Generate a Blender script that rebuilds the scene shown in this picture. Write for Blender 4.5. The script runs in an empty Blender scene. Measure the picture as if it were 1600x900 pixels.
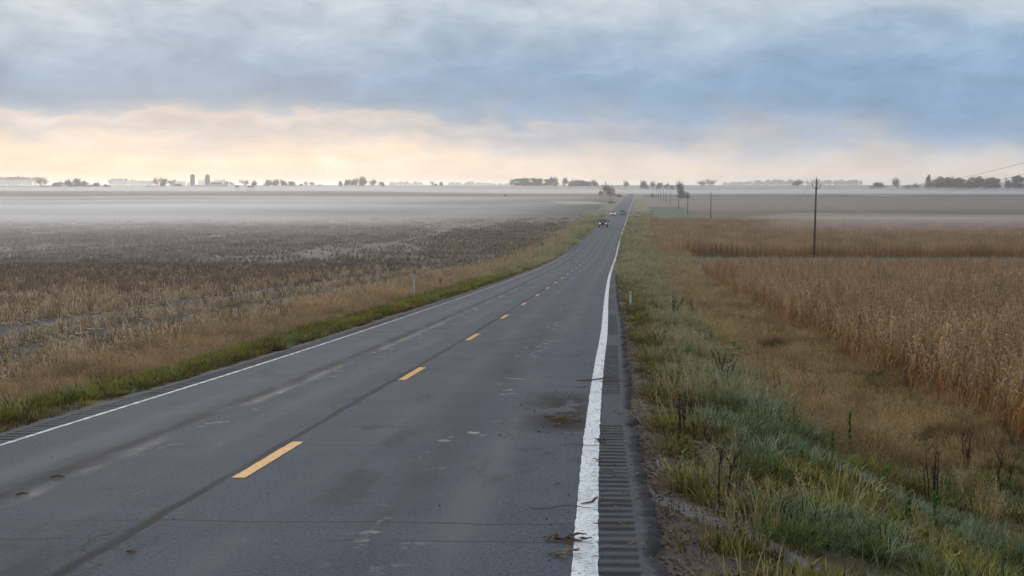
import bpy, bmesh, math, random
import numpy as np
from mathutils import Vector, Matrix
R = math.radians
S = bpy.context.scene
C = S.collection
random.seed(7)
RNG = np.random.default_rng(11)

# ------------------------------------------------------------------ camera
F_PX, H_CAM, PITCH = 2330.0, 11.6, math.atan(161 / 2330.0)
cam = bpy.data.cameras.new('camera')
cam.sensor_width = 36.0
cam.lens = F_PX / 1600 * 36
cam.clip_start, cam.clip_end = 0.1, 30000
cam_o = bpy.data.objects.new('camera', cam)
C.objects.link(cam_o)
cam_o.location = (0, 0, H_CAM)
cam_o.rotation_euler = (math.pi / 2 - PITCH, 0, 0)
S.camera = cam_o

# ------------------------------------------------------------------ node helpers
NT = None


def node(t, **kw):
    n = NT.nodes.new(t)
    for k, v in kw.items():
        setattr(n, k, v)
    return n


def put(sock, v):
    if v is None:
        return
    if isinstance(v, bpy.types.NodeSocket):
        NT.links.new(v, sock)
    else:
        if isinstance(v, tuple) and len(v) == 3 and sock.type == 'RGBA':
            v = (*v, 1)
        sock.default_value = v


def M(op, a, b=None, c=None):
    n = node('ShaderNodeMath', operation=op)
    put(n.inputs[0], a)
    put(n.inputs[1], b)
    put(n.inputs[2], c)
    return n.outputs[0]


def add(a, b): return M('ADD', a, b)
def sub(a, b): return M('SUBTRACT', a, b)
def mul(a, b): return M('MULTIPLY', a, b)


def noise(v, scale=1.0, detail=3.0, rough=0.55, dist=0.0):
    n = node('ShaderNodeTexNoise')
    put(n.inputs['Vector'], v)
    n.inputs['Scale'].default_value = scale
    n.inputs['Detail'].default_value = detail
    n.inputs['Roughness'].default_value = rough
    n.inputs['Distortion'].default_value = dist
    return n.outputs['Fac']


def sm(x, a, b, c=0.0, d=1.0):
    n = node('ShaderNodeMapRange', interpolation_type='SMOOTHSTEP')
    put(n.inputs[0], x)
    for i, v in enumerate((a, b, c, d)):
        n.inputs[i + 1].default_value = v
    return n.outputs[0]


def mix(f, a, b):
    n = node('ShaderNodeMix', data_type='RGBA')
    put(n.inputs[0], f)
    put(n.inputs[6], a)
    put(n.inputs[7], b)
    return n.outputs[2]


def ramp(x, stops):
    n = node('ShaderNodeValToRGB')
    put(n.inputs[0], x)
    e = n.color_ramp.elements
    while len(e) < len(stops):
        e.new(0.5)
    for k, (p, c) in enumerate(stops):
        e[k].position = p
        e[k].color = (*c, 1)
    return n.outputs[0]


def xyz(x, y, z=0.0):
    n = node('ShaderNodeCombineXYZ')
    put(n.inputs[0], x)
    put(n.inputs[1], y)
    put(n.inputs[2], z)
    return n.outputs[0]


def sep(v):
    n = node('ShaderNodeSeparateXYZ')
    put(n.inputs[0], v)
    return n.outputs[0], n.outputs[1], n.outputs[2]


def band(x, a, b, soft):
    """1 between a and b with soft edges"""
    return mul(sm(x, a - soft, a + soft), sm(x, b - soft, b + soft, 1, 0))


def lin(r, g, b):
    return tuple(((c / 255 + 0.055) / 1.055) ** 2.4 if c > 10 else c / 255 / 12.92 for c in (r, g, b))


# ------------------------------------------------------------------ sky and sun
SUN_EL, SUN_AZ = R(7.0), R(-14.0)          # azimuth from +y towards +x
world = bpy.data.worlds.new('World')
S.world = world
world.use_nodes = True
NT = world.node_tree
NT.nodes.clear()
nish = node('ShaderNodeTexSky', sky_type='NISHITA', sun_disc=False)
nish.sun_elevation = SUN_EL
nish.sun_rotation = SUN_AZ
nish.altitude = 300
tc = node('ShaderNodeTexCoord')
dx, dy, dz = sep(tc.outputs['Generated'])
el = mul(M('ARCSINE', M('MAXIMUM', dz, 0.0)), 57.2958)
az = mul(M('ARCTAN2', dx, dy), 57.2958)
# clouds lie in flat decks, so they look ever flatter towards the horizon
den = add(M('MAXIMUM', dz, 0.0), 0.055)
pv = xyz(M('DIVIDE', dx, den), mul(M('DIVIDE', dy, den), 0.75))
cv = xyz(mul(az, 0.125), mul(el, 0.32), 3.7)
n_big = noise(cv, 1.0, 6, 0.58, 0.35)
n_mid = noise(pv, 1.1, 6, 0.6, 0.3)
n_fine = noise(xyz(mul(az, 0.40), mul(el, 0.86), 9.1), 1.0, 6, 0.6, 0.45)
warp = add(add(mul(sub(n_big, 0.5), 3.6), mul(sub(n_fine, 0.5), 1.9)), mul(sub(n_mid, 0.5), 0.6))
# the wobble dies out at the horizon
eld = M('MAXIMUM', add(el, mul(warp, sm(el, 0.15, 1.7))), 0.0)
k = M('POWER', M('DIVIDE', eld, 90.0), 0.5)


def st(deg, *c): return (math.sqrt(deg / 90), lin(*c))


warm = ramp(k, [st(0, 230, 212, 197), st(.4, 235, 217, 201), st(1.0, 238, 223, 208), st(1.4, 218, 210, 206),
                st(1.85, 190, 194, 201), st(2.3, 206, 202, 203), st(2.7, 160, 178, 197), st(3.3, 134, 163, 193), st(4.4, 136, 165, 197), st(5.2, 156, 180, 206),
                st(6.2, 182, 198, 214), st(7.4, 210, 215, 219), st(14, 202, 211, 222), st(40, 222, 228, 235), st(90, 228, 233, 239)])
cool = ramp(k, [st(0, 216, 206, 203), st(.5, 222, 211, 205), st(.9, 203, 203, 206), st(1.4, 176, 187, 202),
                st(2.2, 148, 171, 198), st(2.9, 137, 166, 198), st(3.6, 136, 167, 200), st(4.4, 142, 171, 203), st(5.4, 158, 182, 208),
                st(6.5, 180, 195, 211), st(8, 196, 205, 215), st(14, 200, 210, 222), st(40, 222, 228, 235), st(90, 228, 233, 239)])
side = sm(add(az, mul(sub(n_big, 0.5), 14)), -9, 17)
cloud = mix(side, warm, cool)
# broken texture: lighter wisps and darker undersides
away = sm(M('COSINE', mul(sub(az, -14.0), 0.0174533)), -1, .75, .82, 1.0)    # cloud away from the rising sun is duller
bil = M('ABSOLUTE', sub(noise(xyz(mul(az, 0.20), mul(el, 0.55), 21.0), 1.0, 5, 0.55, 0.2), 0.5))
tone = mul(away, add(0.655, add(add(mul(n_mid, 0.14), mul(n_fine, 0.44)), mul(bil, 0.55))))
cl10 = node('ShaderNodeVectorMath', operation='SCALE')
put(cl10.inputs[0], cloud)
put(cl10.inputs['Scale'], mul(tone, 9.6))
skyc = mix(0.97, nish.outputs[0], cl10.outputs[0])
bg = node('ShaderNodeBackground')
put(bg.inputs[0], skyc)
bg.inputs[1].default_value = 0.1
NT.links.new(bg.outputs[0], node('ShaderNodeOutputWorld').inputs[0])

sun = bpy.data.lights.new('sun', 'SUN')
sun.energy = 1.2
sun.angle = R(16)
sun.color = (1.0, 0.91, 0.80)
sun_o = bpy.data.objects.new('sun', sun)
C.objects.link(sun_o)
sd = Vector((math.sin(SUN_AZ) * math.cos(SUN_EL), math.cos(SUN_AZ) * math.cos(SUN_EL), math.sin(SUN_EL)))
sun_o.rotation_euler = sd.to_track_quat('Z', 'Y').to_euler()

# ------------------------------------------------------------------ exposure and render settings
S.view_settings.view_transform = 'Standard'
S.view_settings.look = 'None'
S.view_settings.exposure = 0.12
S.view_settings.gamma = 1.0
S.render.engine = 'CYCLES'
S.cycles.max_bounces = 10
S.cycles.diffuse_bounces = 3
S.cycles.glossy_bounces = 2
S.cycles.transmission_bounces = 3
S.cycles.volume_bounces = 8
S.cycles.transparent_max_bounces = 8
S.cycles.use_denoising = True
S.cycles.use_adaptive_sampling = True
S.cycles.adaptive_threshold = 0.015

# ------------------------------------------------------------------ the lie of the land
_Y = np.array([-60, -20, 0, 10.6, 18.5, 30.8, 43.6, 66, 76, 120, 156, 211, 244, 316, 383, 480, 605, 975, 1328, 1694, 1900, 2120, 2500, 3500, 5000, 9200.])
_Z = np.array([11.3, 10.1, 9.25, 8.74, 8.35, 7.77, 7.22, 6.28, 5.86, 4.2, 2.98, 1.62, 1.12, .58, .32, .18, .12, .05, .38, .76, .5, 0.2, 8.3, 9.3, 10.1, 10.7])
_X = np.array([-3.5, -1.35, -.12, .52, .99, 1.8, 2.7, 4.17, 4.83, 7.85, 10.5, 14.75, 17.3, 23.0, 28.6, 36.7, 47.3, 78.3, 108, 138.7, 156, 174.5, 206, 290, 416, 769])


def pchip(xs, ys):
    h = np.diff(xs)
    d = np.diff(ys) / h
    m = np.zeros_like(ys)
    for i in range(1, len(xs) - 1):
        if d[i - 1] * d[i] > 0:
            w1, w2 = 2 * h[i] + h[i - 1], h[i] + 2 * h[i - 1]
            m[i] = (w1 + w2) / (w1 / d[i - 1] + w2 / d[i])
    m[0], m[-1] = d[0], d[-1]

    def f(x):
        x = np.clip(np.asarray(x, float), xs[0], xs[-1])
        i = np.clip(np.searchsorted(xs, x) - 1, 0, len(xs) - 2)
        s = (x - xs[i]) / h[i]
        return ((1 + 2 * s) * (1 - s) ** 2 * ys[i] + s * (1 - s) ** 2 * h[i] * m[i]
                + s * s * (3 - 2 * s) * ys[i + 1] + s * s * (s - 1) * h[i] * m[i + 1])
    return f


zr = pchip(_Y, _Z)
_xr = pchip(_Y, _X)
HALF = 3.7


def xc(y): return _xr(y) - HALF


def vnoise(x, y, seed=0):
    x = np.asarray(x, float)
    y = np.asarray(y, float)
    ix, iy = np.floor(x).astype(np.int64), np.floor(y).astype(np.int64)
    fx, fy = x - ix, y - iy
    fx, fy = fx * fx * (3 - 2 * fx), fy * fy * (3 - 2 * fy)

    def h(a, b):
        n = (a * 374761393 + b * 668265263 + seed * 1274126177) & 0x7fffffff
        n = ((n ^ (n >> 13)) * 1274126177) & 0x7fffffff
        return ((n ^ (n >> 16)) & 0xffff) / 65535.0
    return (h(ix, iy) * (1 - fx) + h(ix + 1, iy) * fx) * (1 - fy) + (h(ix, iy + 1) * (1 - fx) + h(ix + 1, iy + 1) * fx) * fy


def fbm(x, y, seed=0, o=3):
    s, a, t = 0, 1, 0
    for i in range(o):
        s = s + a * vnoise(np.asarray(x) * 2 ** i, np.asarray(y) * 2 ** i, seed + i * 17)
        t += a
        a *= .5
    return s / t


def sstep(x, a, b):
    s = np.clip((np.asarray(x, float) - a) / (b - a), 0, 1)
    return s * s * (3 - 2 * s)


dR = pchip(np.array([-60, 0, 15, 35, 66, 100, 150, 177, 222, 300, 600, 9200.]), np.array([2., 2., 2.05, 2.1, 1.95, 1.6, 1.25, 1., .75, .65, .6, .0]))
dL = pchip(np.array([-60, 0, 38, 56, 94, 200, 600, 9200.]), np.array([.9, .9, .85, .65, .5, .4, .35, 0.]))


def ground_ty(t, y):
    t = np.asarray(t, float)
    y = np.asarray(y, float)
    a = np.abs(t)
    r, l = dR(y), dL(y)
    # right: shoulder, embankment, ditch, field
    right = np.where(a < 4.9, -.05 - .06 * sstep(a, 4.2, 4.9), 0)
    emb = -.11 - (r + .12 - .11) * (0.35 * sstep(a, 4.9, 8.0) + .65 * sstep(a, 6.0, 10.8))
    right = np.where(a >= 4.9, emb + .12 * sstep(a, 11.2, 14), right)
    left = np.where(a < 4.7, -.05 - .05 * sstep(a, 4.2, 4.7), 0)
    le = -.10 - (l + .15 - .10) * sstep(a, 4.9, 9.2)
    left = np.where(a >= 4.7, le + .15 * sstep(a, 9.8, 12.5), left)
    z = zr(y) + np.where(t > 0, right, left)
    far = sstep(a, 4.6, 7.0)
    z = z + far * ((vnoise(t * .9, y * .9, 3) - .5) * .16 + (vnoise(t * .25, y * .25, 4) - .5) * .18) * (1 - sstep(y, 150, 500))
    # distant swell left of the road, and slow roll of the plain
    z = z + 3.4 * sstep(-t, 90, 420) * np.exp(-((y - 1960) / 210.) ** 2)
    z = z + sstep(a, 30, 120) * (vnoise(t / 140., y / 170., 8) - .5) * .9 * sstep(y, 240, 500) * (1 - sstep(y, 1900, 2100))
    return z


def ground_xy(x, y): return ground_ty(np.asarray(x) - xc(y), y)


def ray(px, py):
    u, v = (px - 800) / F_PX, (450 - py) / F_PX
    d = np.array([u, math.cos(PITCH) + v * math.sin(PITCH), -math.sin(PITCH) + v * math.cos(PITCH)])
    return d / d[1]


def place(px, py, y0=8.0, y1=9000.0):
    """where the line of sight through a point of the photograph meets the ground beyond y0"""
    d = ray(px, py)
    ys = np.geomspace(y0, y1, 6000)
    g = ground_xy(d[0] * ys, ys) - (H_CAM + d[2] * ys)
    i = np.argmax(g >= 0) if (g >= 0).any() else int(np.argmax(g))
    y = ys[i]
    return float(d[0] * y), float(y), float(ground_xy(d[0] * y, y))


# ------------------------------------------------------------------ mesh helpers
class MB:
    def __init__(s):
        s.v, s.f, s.uv, s.mi = [], [], [], []

    def face(s, pts, uv=None, m=0):
        b = len(s.v)
        s.v += [tuple(p) for p in pts]
        s.f.append(tuple(range(b, b + len(pts))))
        s.uv.append(uv or [(0, 0)] * len(pts))
        s.mi.append(m)

    def box(s, c, d, rz=0.0, m=0):
        cx, cy, cz = c
        hx, hy, hz = d[0] / 2, d[1] / 2, d[2] / 2
        ca, sa = math.cos(rz), math.sin(rz)
        P = [(cx + x * ca - y * sa, cy + x * sa + y * ca, cz + z) for x, y, z in
             [(-hx, -hy, -hz), (hx, -hy, -hz), (hx, hy, -hz), (-hx, hy, -hz), (-hx, -hy, hz), (hx, -hy, hz), (hx, hy, hz), (-hx, hy, hz)]]
        b = len(s.v)
        s.v += P
        for q in ((0, 3, 2, 1), (4, 5, 6, 7), (0, 1, 5, 4), (1, 2, 6, 5), (2, 3, 7, 6), (3, 0, 4, 7)):
            s.f.append(tuple(b + i for i in q))
            s.uv.append([(0, 0)] * 4)
            s.mi.append(m)

    def tube(s, pts, rad, n=5, m=0, cap=True):
        pts = [Vector(p) for p in pts]
        b = len(s.v)
        for i, p in enumerate(pts):
            t = (pts[min(i + 1, len(pts) - 1)] - pts[max(i - 1, 0)]).normalized()
            a = t.cross(Vector((0, 1, 0.13)))
            if a.length < 1e-3:
                a = t.cross(Vector((1, 0, 0)))
            a.normalize()
            c = t.cross(a)
            r = rad[i] if hasattr(rad, '__len__') else rad
            for j in range(n):
                q = 2 * math.pi * j / n
                s.v.append(tuple(p + (a * math.cos(q) + c * math.sin(q)) * r))
        for i in range(len(pts) - 1):
            for j in range(n):
                k2 = (j + 1) % n
                s.f.append((b + i * n + j, b + i * n + k2, b + (i + 1) * n + k2, b + (i + 1) * n + j))
                v0, v1 = i / (len(pts) - 1), (i + 1) / (len(pts) - 1)
                s.uv.append([(0, v0), (1, v0), (1, v1), (0, v1)])
                s.mi.append(m)
        if cap:
            for o, e in ((b, 0), (b + (len(pts) - 1) * n, 1)):
                f = tuple(o + j for j in range(n))
                s.f.append(f if e else f[::-1])
                s.uv.append([(0, e)] * n)
                s.mi.append(m)

    def lathe(s, prof, n=24, c=(0, 0, 0), m=0):
        b = len(s.v)
        for r, z in prof:
            for j in range(n):
                q = 2 * math.pi * j / n
                s.v.append((c[0] + r * math.cos(q), c[1] + r * math.sin(q), c[2] + z))
        for i in range(len(prof) - 1):
            for j in range(n):
                k2 = (j + 1) % n
                s.f.append((b + i * n + j, b + i * n + k2, b + (i + 1) * n + k2, b + (i + 1) * n + j))
                s.uv.append([(j / n, prof[i][1]), ((j + 1) / n, prof[i][1]), ((j + 1) / n, prof[i + 1][1]), (j / n, prof[i + 1][1])])
                s.mi.append(m)

    def mesh(s, name, mats, smooth=False):
        me = bpy.data.meshes.new(name)
        me.from_pydata(s.v, [], s.f)
        for mt in (mats if isinstance(mats, (list, tuple)) else [mats]):
            me.materials.append(mt)
        uvl = me.uv_layers.new(name='UVMap')
        flat = [c for f in s.uv for p in f for c in p]
        uvl.data.foreach_set('uv', flat)
        me.polygons.foreach_set('material_index', s.mi)
        if smooth:
            me.polygons.foreach_set('use_smooth', [True] * len(s.f))
        me.update()
        return me


def obj(name, me, parent=None, loc=None):
    o = bpy.data.objects.new(name, me)
    C.objects.link(o)
    if parent:
        o.parent = parent
    if loc is not None:
        o.location = loc
    return o


def thing(name, label, cat, loc, group=None, rz=0.0, scale=None):
    o = bpy.data.objects.new(name, None)
    o.empty_display_size = .3
    C.objects.link(o)
    o.location = loc
    o.rotation_euler = (0, 0, rz)
    if scale:
        o.scale = scale
    return tag(o, label, cat, group)


def tag(o, label=None, cat=None, group=None, kind=None):
    if label:
        o['label'] = label
    if cat:
        o['category'] = cat
    if group:
        o['group'] = group
    if kind:
        o['kind'] = kind
    return o


def material(name):
    global NT
    m = bpy.data.materials.new(name)
    m.use_nodes = True
    NT = m.node_tree
    NT.nodes.clear()
    return m


def finish(col, rough=.8, bump=None, bstr=.3, bdist=.02, spec=.3, metal=0.0, trans=None, coat=0.0):
    b = node('ShaderNodeBsdfPrincipled')
    put(b.inputs['Base Color'], col)
    put(b.inputs['Roughness'], rough)
    put(b.inputs['Metallic'], metal)
    b.inputs['Specular IOR Level'].default_value = spec
    b.inputs['Coat Weight'].default_value = coat
    if bump is not None:
        n = node('ShaderNodeBump')
        n.inputs['Strength'].default_value = bstr
        n.inputs['Distance'].default_value = bdist
        put(n.inputs['Height'], bump)
        put(b.inputs['Normal'], n.outputs[0])
    out = b.outputs[0]
    if trans:
        t = node('ShaderNodeBsdfTranslucent')
        put(t.inputs[0], col)
        mx = node('ShaderNodeMixShader')
        mx.inputs[0].default_value = trans
        put(mx.inputs[1], out)
        put(mx.inputs[2], t.outputs[0])
        out = mx.outputs[0]
    NT.links.new(out, node('ShaderNodeOutputMaterial').inputs[0])


def uvco():
    return node('ShaderNodeTexCoord').outputs['UV']


def plain(name, col, rough=.7, var=.15, scale=8.0, spec=.3, metal=0.0, bump=.0, coat=0.0):
    m = material(name)
    p = node('ShaderNodeTexCoord').outputs['Object']
    n = noise(p, scale, 4)
    a = tuple(c * (1 - var) for c in col)
    b = tuple(min(1, c * (1 + var)) for c in col)
    finish(mix(n, a, b), rough, n if bump else None, bump, .02, spec, metal, None, coat)
    return m


def grid_sheet(name, ts, ys, zf, mat, uvscale=1.0):
    """road-aligned sheet: UV holds metres (offset from the centre line, distance)"""
    T, Y = np.meshgrid(ts, ys)
    Z = zf(T, Y)
    V = np.stack([T + xc(Y), Y, Z], -1).reshape(-1, 3)
    nt, ny = len(ts), len(ys)
    i = (np.arange(ny - 1)[:, None] * nt + np.arange(nt - 1)[None]).reshape(-1)
    Fc = np.stack([i, i + 1, i + 1 + nt, i + nt], -1)
    me = bpy.data.meshes.new(name)
    me.from_pydata(V.tolist(), [], Fc.tolist())
    uv = me.uv_layers.new(name='UVMap')
    TY = np.stack([T, Y], -1).reshape(-1, 2)
    uv.data.foreach_set('uv', TY[Fc.reshape(-1)].astype(np.float32).reshape(-1))
    me.materials.append(mat)
    me.polygons.foreach_set('use_smooth', [True] * len(Fc))
    me.update()
    return me


# ------------------------------------------------------------------ ground material
def soil_material():
    m = material('ground_soil')
    uv = uvco()
    t, y, _ = sep(uv)
    wob = mul(sub(noise(uv, .35, 4), .5), 1.6)
    wob2 = mul(sub(noise(uv, .02, 3), .5), 14)
    tw = add(t, wob)
    yw = add(y, wob2)
    fine = noise(uv, 9, 5, .7)
    med = noise(uv, 1.3, 5, .65)
    big = noise(uv, .06, 4, .6)
    rows = noise(xyz(mul(t, 1.31), mul(y, .12)), 1.0, 3)        # plough and crop rows along the road
    bandn = noise(xyz(mul(t, .004), mul(y, .02), 2.0), 1.0, 4)  # strips across
    # left fields
    stub = mix(sm(fine, .4, .65), (.038, .035, .033), (.16, .14, .115))
    stub = mix(sm(rows, .42, .6), stub, (.055, .052, .052))
    lf = stub
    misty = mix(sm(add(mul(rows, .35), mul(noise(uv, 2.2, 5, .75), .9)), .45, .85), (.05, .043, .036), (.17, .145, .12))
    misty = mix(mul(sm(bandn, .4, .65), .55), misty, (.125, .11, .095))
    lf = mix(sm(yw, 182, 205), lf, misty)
    lf = mix(mul(band(yw, 190, 222, 7), sm(t, -75, -35)), lf, (.10, .09, .065))
    lf = mix(mul(band(yw, 585, 608, 5), sm(t, -160, -90)), lf, (.05, .055, .05))
    grn = mix(bandn, (.052, .070, .062), (.078, .095, .084))
    lf = mix(sm(yw, 604, 616), lf, grn)
    lf = mix(band(y, 770, 800, 12), lf, (.045, .06, .055))
    brn = mix(bandn, (.10, .08, .075), (.15, .115, .105))
    lf = mix(sm(yw, 1210, 1245), lf, brn)
    lf = mix(mul(band(y, 930, 1090, 3), band(add(t, mul(sub(y, 1000), .12)), -46, -17, 2)), lf, (.30, .275, .24))
    lf = mix(mul(band(y, 1890, 2010, 25), 1.0), lf, (.07, .06, .058))
    # right fields
    rf = mix(fine, (.045, .032, .020), (.13, .09, .055))
    lane_g = mix(med, (.075, .072, .042), (.135, .115, .075))
    rf = mix(band(yw, 170, 226, 4), rf, lane_g)
    rf = mix(sm(yw, 452, 470), rf, (.27, .235, .18))
    rf = mix(sm(yw, 490, 515), rf, mix(bandn, (.115, .095, .06), (.15, .12, .08)))
    rf = mix(sm(yw, 700, 730), rf, mix(bandn, (.17, .13, .12), (.22, .165, .15)))
    rf = mix(sm(y, 1160, 1180), rf, (.10, .10, .10))
    rf = mix(sm(y, 1225, 1250), rf, mix(bandn, (.15, .125, .12), (.18, .15, .14)))
    rf = mix(sm(y, 1380, 1400), rf, (.085, .088, .092))
    rf = mix(mul(band(yw, 590, 830, 12), band(tw, 12, 32, 2)), rf, mix(med, (.05, .085, .065), (.08, .12, .09)))
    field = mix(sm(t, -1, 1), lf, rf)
    field = mix(mul(sub(big, .5), .5), field, (.05, .045, .04))
    # verges
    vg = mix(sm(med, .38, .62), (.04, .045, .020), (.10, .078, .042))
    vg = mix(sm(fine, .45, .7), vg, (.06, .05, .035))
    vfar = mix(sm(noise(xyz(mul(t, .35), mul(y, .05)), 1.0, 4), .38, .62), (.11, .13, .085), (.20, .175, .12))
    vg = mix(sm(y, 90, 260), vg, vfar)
    vmask = mul(band(tw, -11.8, 12.6, .5), 1.0)
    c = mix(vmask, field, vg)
    # farm lane with pale gravel that joins from the right
    yl = sub(y, mul(sub(t, 4), .05))
    c = mix(mul(band(yl, 197.5, 203, .8), band(t, 4, 15, .5)), c, (.045, .06, .04))
    c = mix(mul(band(yl, 190.5, 195, .5), band(t, 3.5, 60, 1.5)), c, mix(fine, (.15, .15, .14), (.25, .245, .23)))
    # gravel beside the pavement, with bits of stalk
    gr = mix(noise(uv, 45, 3, .7), (.035, .029, .025), (.125, .102, .084))
    c = mix(mul(band(add(t, mul(sub(med, .5), .9)), 4.1, 4.85, .12), sm(y, 150, 60)), c, gr)
    c = mix(mul(band(add(t, mul(sub(med, .5), .5)), -4.6, -4.1, .1), sm(y, 200, 90)), c, gr)
    wash = sub(t, add(4.25, mul(sub(15.2, y), .42)))
    c = mix(mul(band(wash, -.17, .17, .05), band(y, 12.0, 15.3, .2)), c, mix(fine, (.10, .10, .105), (.15, .15, .155)))
    finish(c, .95, add(mul(fine, .6), med), .6, .05, .15)
    return m


MAT_SOIL = soil_material()
ys = [-50.0]
while ys[-1] < 9200:
    y = ys[-1]
    ys.append(y + (.45 if -2 < y < 60 else max(.5, abs(y) * .011)))
ys = np.array(ys)
ys[-1] = 9200
tp = [0.0]
while tp[-1] < 5200:
    a = tp[-1]
    tp.append(a + (.35 if a < 15 else max(.35, (a - 10) * .09)))
ts = np.array([-a for a in tp[:0:-1]] + tp)


def soil_z(t, y):
    z = ground_ty(t, y)
    return np.where(np.abs(t) < 4.1, z - .12, z)


tag(obj('ground', grid_sheet('ground', ts, ys, soil_z, MAT_SOIL)), 'flat farm land of harvested fields and grass verges running to the horizon', None, None, 'structure')


# ------------------------------------------------------------------ road
def asphalt_material():
    m = material('asphalt')
    uv = uvco()
    t, y, _ = sep(uv)
    grain = noise(uv, 60, 2, .7)
    pat = noise(xyz(mul(t, .9), mul(y, .10)), 1.0, 5, .6)
    blot = noise(uv, .7, 5, .6)
    g2 = noise(uv, 20, 5, .8)
    grain = add(mul(grain, .55), mul(g2, .45))
    c = mix(sm(grain, .34, .66), (.012, .018, .028), (.108, .132, .170))
    c = mix(mul(sm(blot, .35, .65), .75), c, mix(sm(grain, .3, .7), (.025, .033, .045), (.132, .155, .190)))
    at = M('ABSOLUTE', t)
    track = add(band(at, .75, 1.15, .25), band(at, 2.35, 2.85, .25))
    c = mix(mul(mul(track, .75), sm(pat, .35, .65)), c, mix(grain, (.07, .078, .09), (.165, .175, .19)))
    c = mix(mul(band(at, 1.5, 2.1, .25), mul(sm(pat, .4, .65), .6)), c, (.044, .048, .055))
    # long worn seams
    wv = mul(sub(noise(xyz(mul(t, .2), mul(y, .7)), 1.0, 4), .5), .12)
    s0 = band(add(add(t, .10), wv), -.05, .05, .02)
    c = mix(mul(s0, sm(noise(xyz(0.0, mul(y, .35)), 1.0, 3), .25, .5, .25, .9)), c, (.020, .020, .023))
    sheal = band(add(add(t, .12), mul(wv, .8)), -.07, .06, .02)
    c = mix(mul(mul(sheal, .75), sm(noise(xyz(3.0, mul(y, .09)), 1.0, 2), .45, .53)), c, (.022, .024, .029))
    s1 = band(add(add(t, 2.05), mul(wv, 2.2)), -.10, .10, .10)
    c = mix(mul(s1, sm(noise(xyz(t, mul(y, .5), 5.0), 1.0, 4), .36, .52, 0, .95)), c, (.028, .026, .028))
    s2 = band(add(add(t, 1.78), mul(wv, 1.5)), -.09, .09, .08)
    c = mix(mul(s2, sm(noise(xyz(t, mul(y, .3), 8.0), 1.0, 4), .44, .58, 0, .7)), c, (.22, .20, .185))
    # cracks across
    for y0, k0 in ((12.9, 1.0), (21.6, .45), (33.0, .5), (44.5, .5), (52.5, .6), (66.0, .6)):
        yy = add(y, mul(sub(noise(xyz(mul(t, .6), y0), 1.0, 5), .5), .5))
        c = mix(mul(band(yy, y0 - .018, y0 + .02, .012), k0), c, mix(sm(t, -2, .5), (.15, .085, .07), (.035, .03, .03)))
    # scuffs left by a dragged implement: rows of short pale dashes
    for t0, lo, hi in ((2.05, .60, .68), (-1.55, .62, .70)):
        dsh = noise(xyz(mul(t, 3.0), mul(y, 2.3), t0), 1.0, 2)
        fld = noise(xyz(0.0, mul(y, .12), t0), 1.0, 2)
        c = mix(mul(mul(band(t, t0 - .28, t0 + .28, .18), sm(dsh, lo, hi)), sm(fld, .42, .55)), c, (.26, .27, .28))
    # mud carried off the field near the right edge line
    md = mul(band(add(y, mul(t, .4)), 21.2, 26.6, .9), band(t, 2.75, 3.75, .4))
    c = mix(mul(md, sm(noise(xyz(mul(t, 1.4), mul(y, .6), 2.0), 1.0, 5, .65), .40, .50)), c, (.018, .017, .018))
    spots = noise(uv, 5.5, 2, .5)
    c = mix(mul(sm(spots, .73, .77), .7), c, (.035, .035, .038))
    oil = noise(xyz(mul(t, 1.1), mul(y, .22), 12.0), 1.0, 5, .65)
    c = mix(mul(sm(oil, .56, .70), .6), c, (.035, .037, .042))
    vo = node('ShaderNodeTexVoronoi', feature='DISTANCE_TO_EDGE')
    cw = noise(uv, .9, 5, .65)
    put(vo.inputs['Vector'], xyz(add(mul(t, .30), mul(sub(cw, .5), .55)), add(mul(y, .085), mul(sub(cw, .5), .30))))
    vo.inputs['Scale'].default_value = 1.0
    c = mix(mul(sm(vo.outputs['Distance'], .0035, .008, 1, 0), sm(noise(uv, .16, 3), .47, .57, 0, .8)), c, (.025, .025, .028))
    joint = mul(band(M('FRACT', M('DIVIDE', add(y, mul(noise(xyz(t, 0.0, 4.0), .5, 3), .3)), 6.1)), .0, .008, .003), sm(noise(xyz(mul(t, .5), mul(y, .16), 7.0), 1.0, 2), .45, .55))
    c = mix(mul(joint, .7), c, (.032, .032, .035))
    # dark sealed shoulder and darker colour in the milled grooves
    c = mix(sm(at, 3.80, 3.86), c, mix(sm(grain, .3, .7), (.034, .040, .050), (.092, .102, .12)))
    gk = mul(band(at, 3.77, 4.12, .01), sm(M('FRACT', M('DIVIDE', add(y, 0), .305)), .58, .64))
    c = mix(mul(mul(gk, sm(blot, .3, .6, .25, .75)), sm(M('FRACT', M('DIVIDE', add(y, 46.7), 18.0)), .745, .755, 1, 0)), c, (.028, .026, .026))
    c = mix(sm(add(at, mul(sub(noise(uv, 3.0, 5, .7), .5), .30)), 4.17, 4.22, 0, .8), c, (.026, .026, .029))
    finish(c, .92, grain, .6, .010, .10)
    return m


MAT_ASPH = asphalt_material()
PER, GAP = .305, 18.0


def groove(t, y):
    a = np.abs(t)
    fr = np.mod(y / PER, 1)
    on = ((np.mod((y + 46.7) / GAP, 1) < .75) | (t < 0)) & (y < 125)
    on = on * (.45 + .9 * vnoise(np.floor(y / PER) * 7.3, a * 3, 13))
    return np.where((a > 3.765) & (a < 4.125), -.012 * np.clip(np.sin((fr - .42) / .58 * math.pi), 0, 1) ** .6 * (fr > .42) * on, 0)


def road_z(t, y):
    a = np.abs(t)
    return zr(y) + .045 - .0135 * a + groove(t, y)


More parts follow.
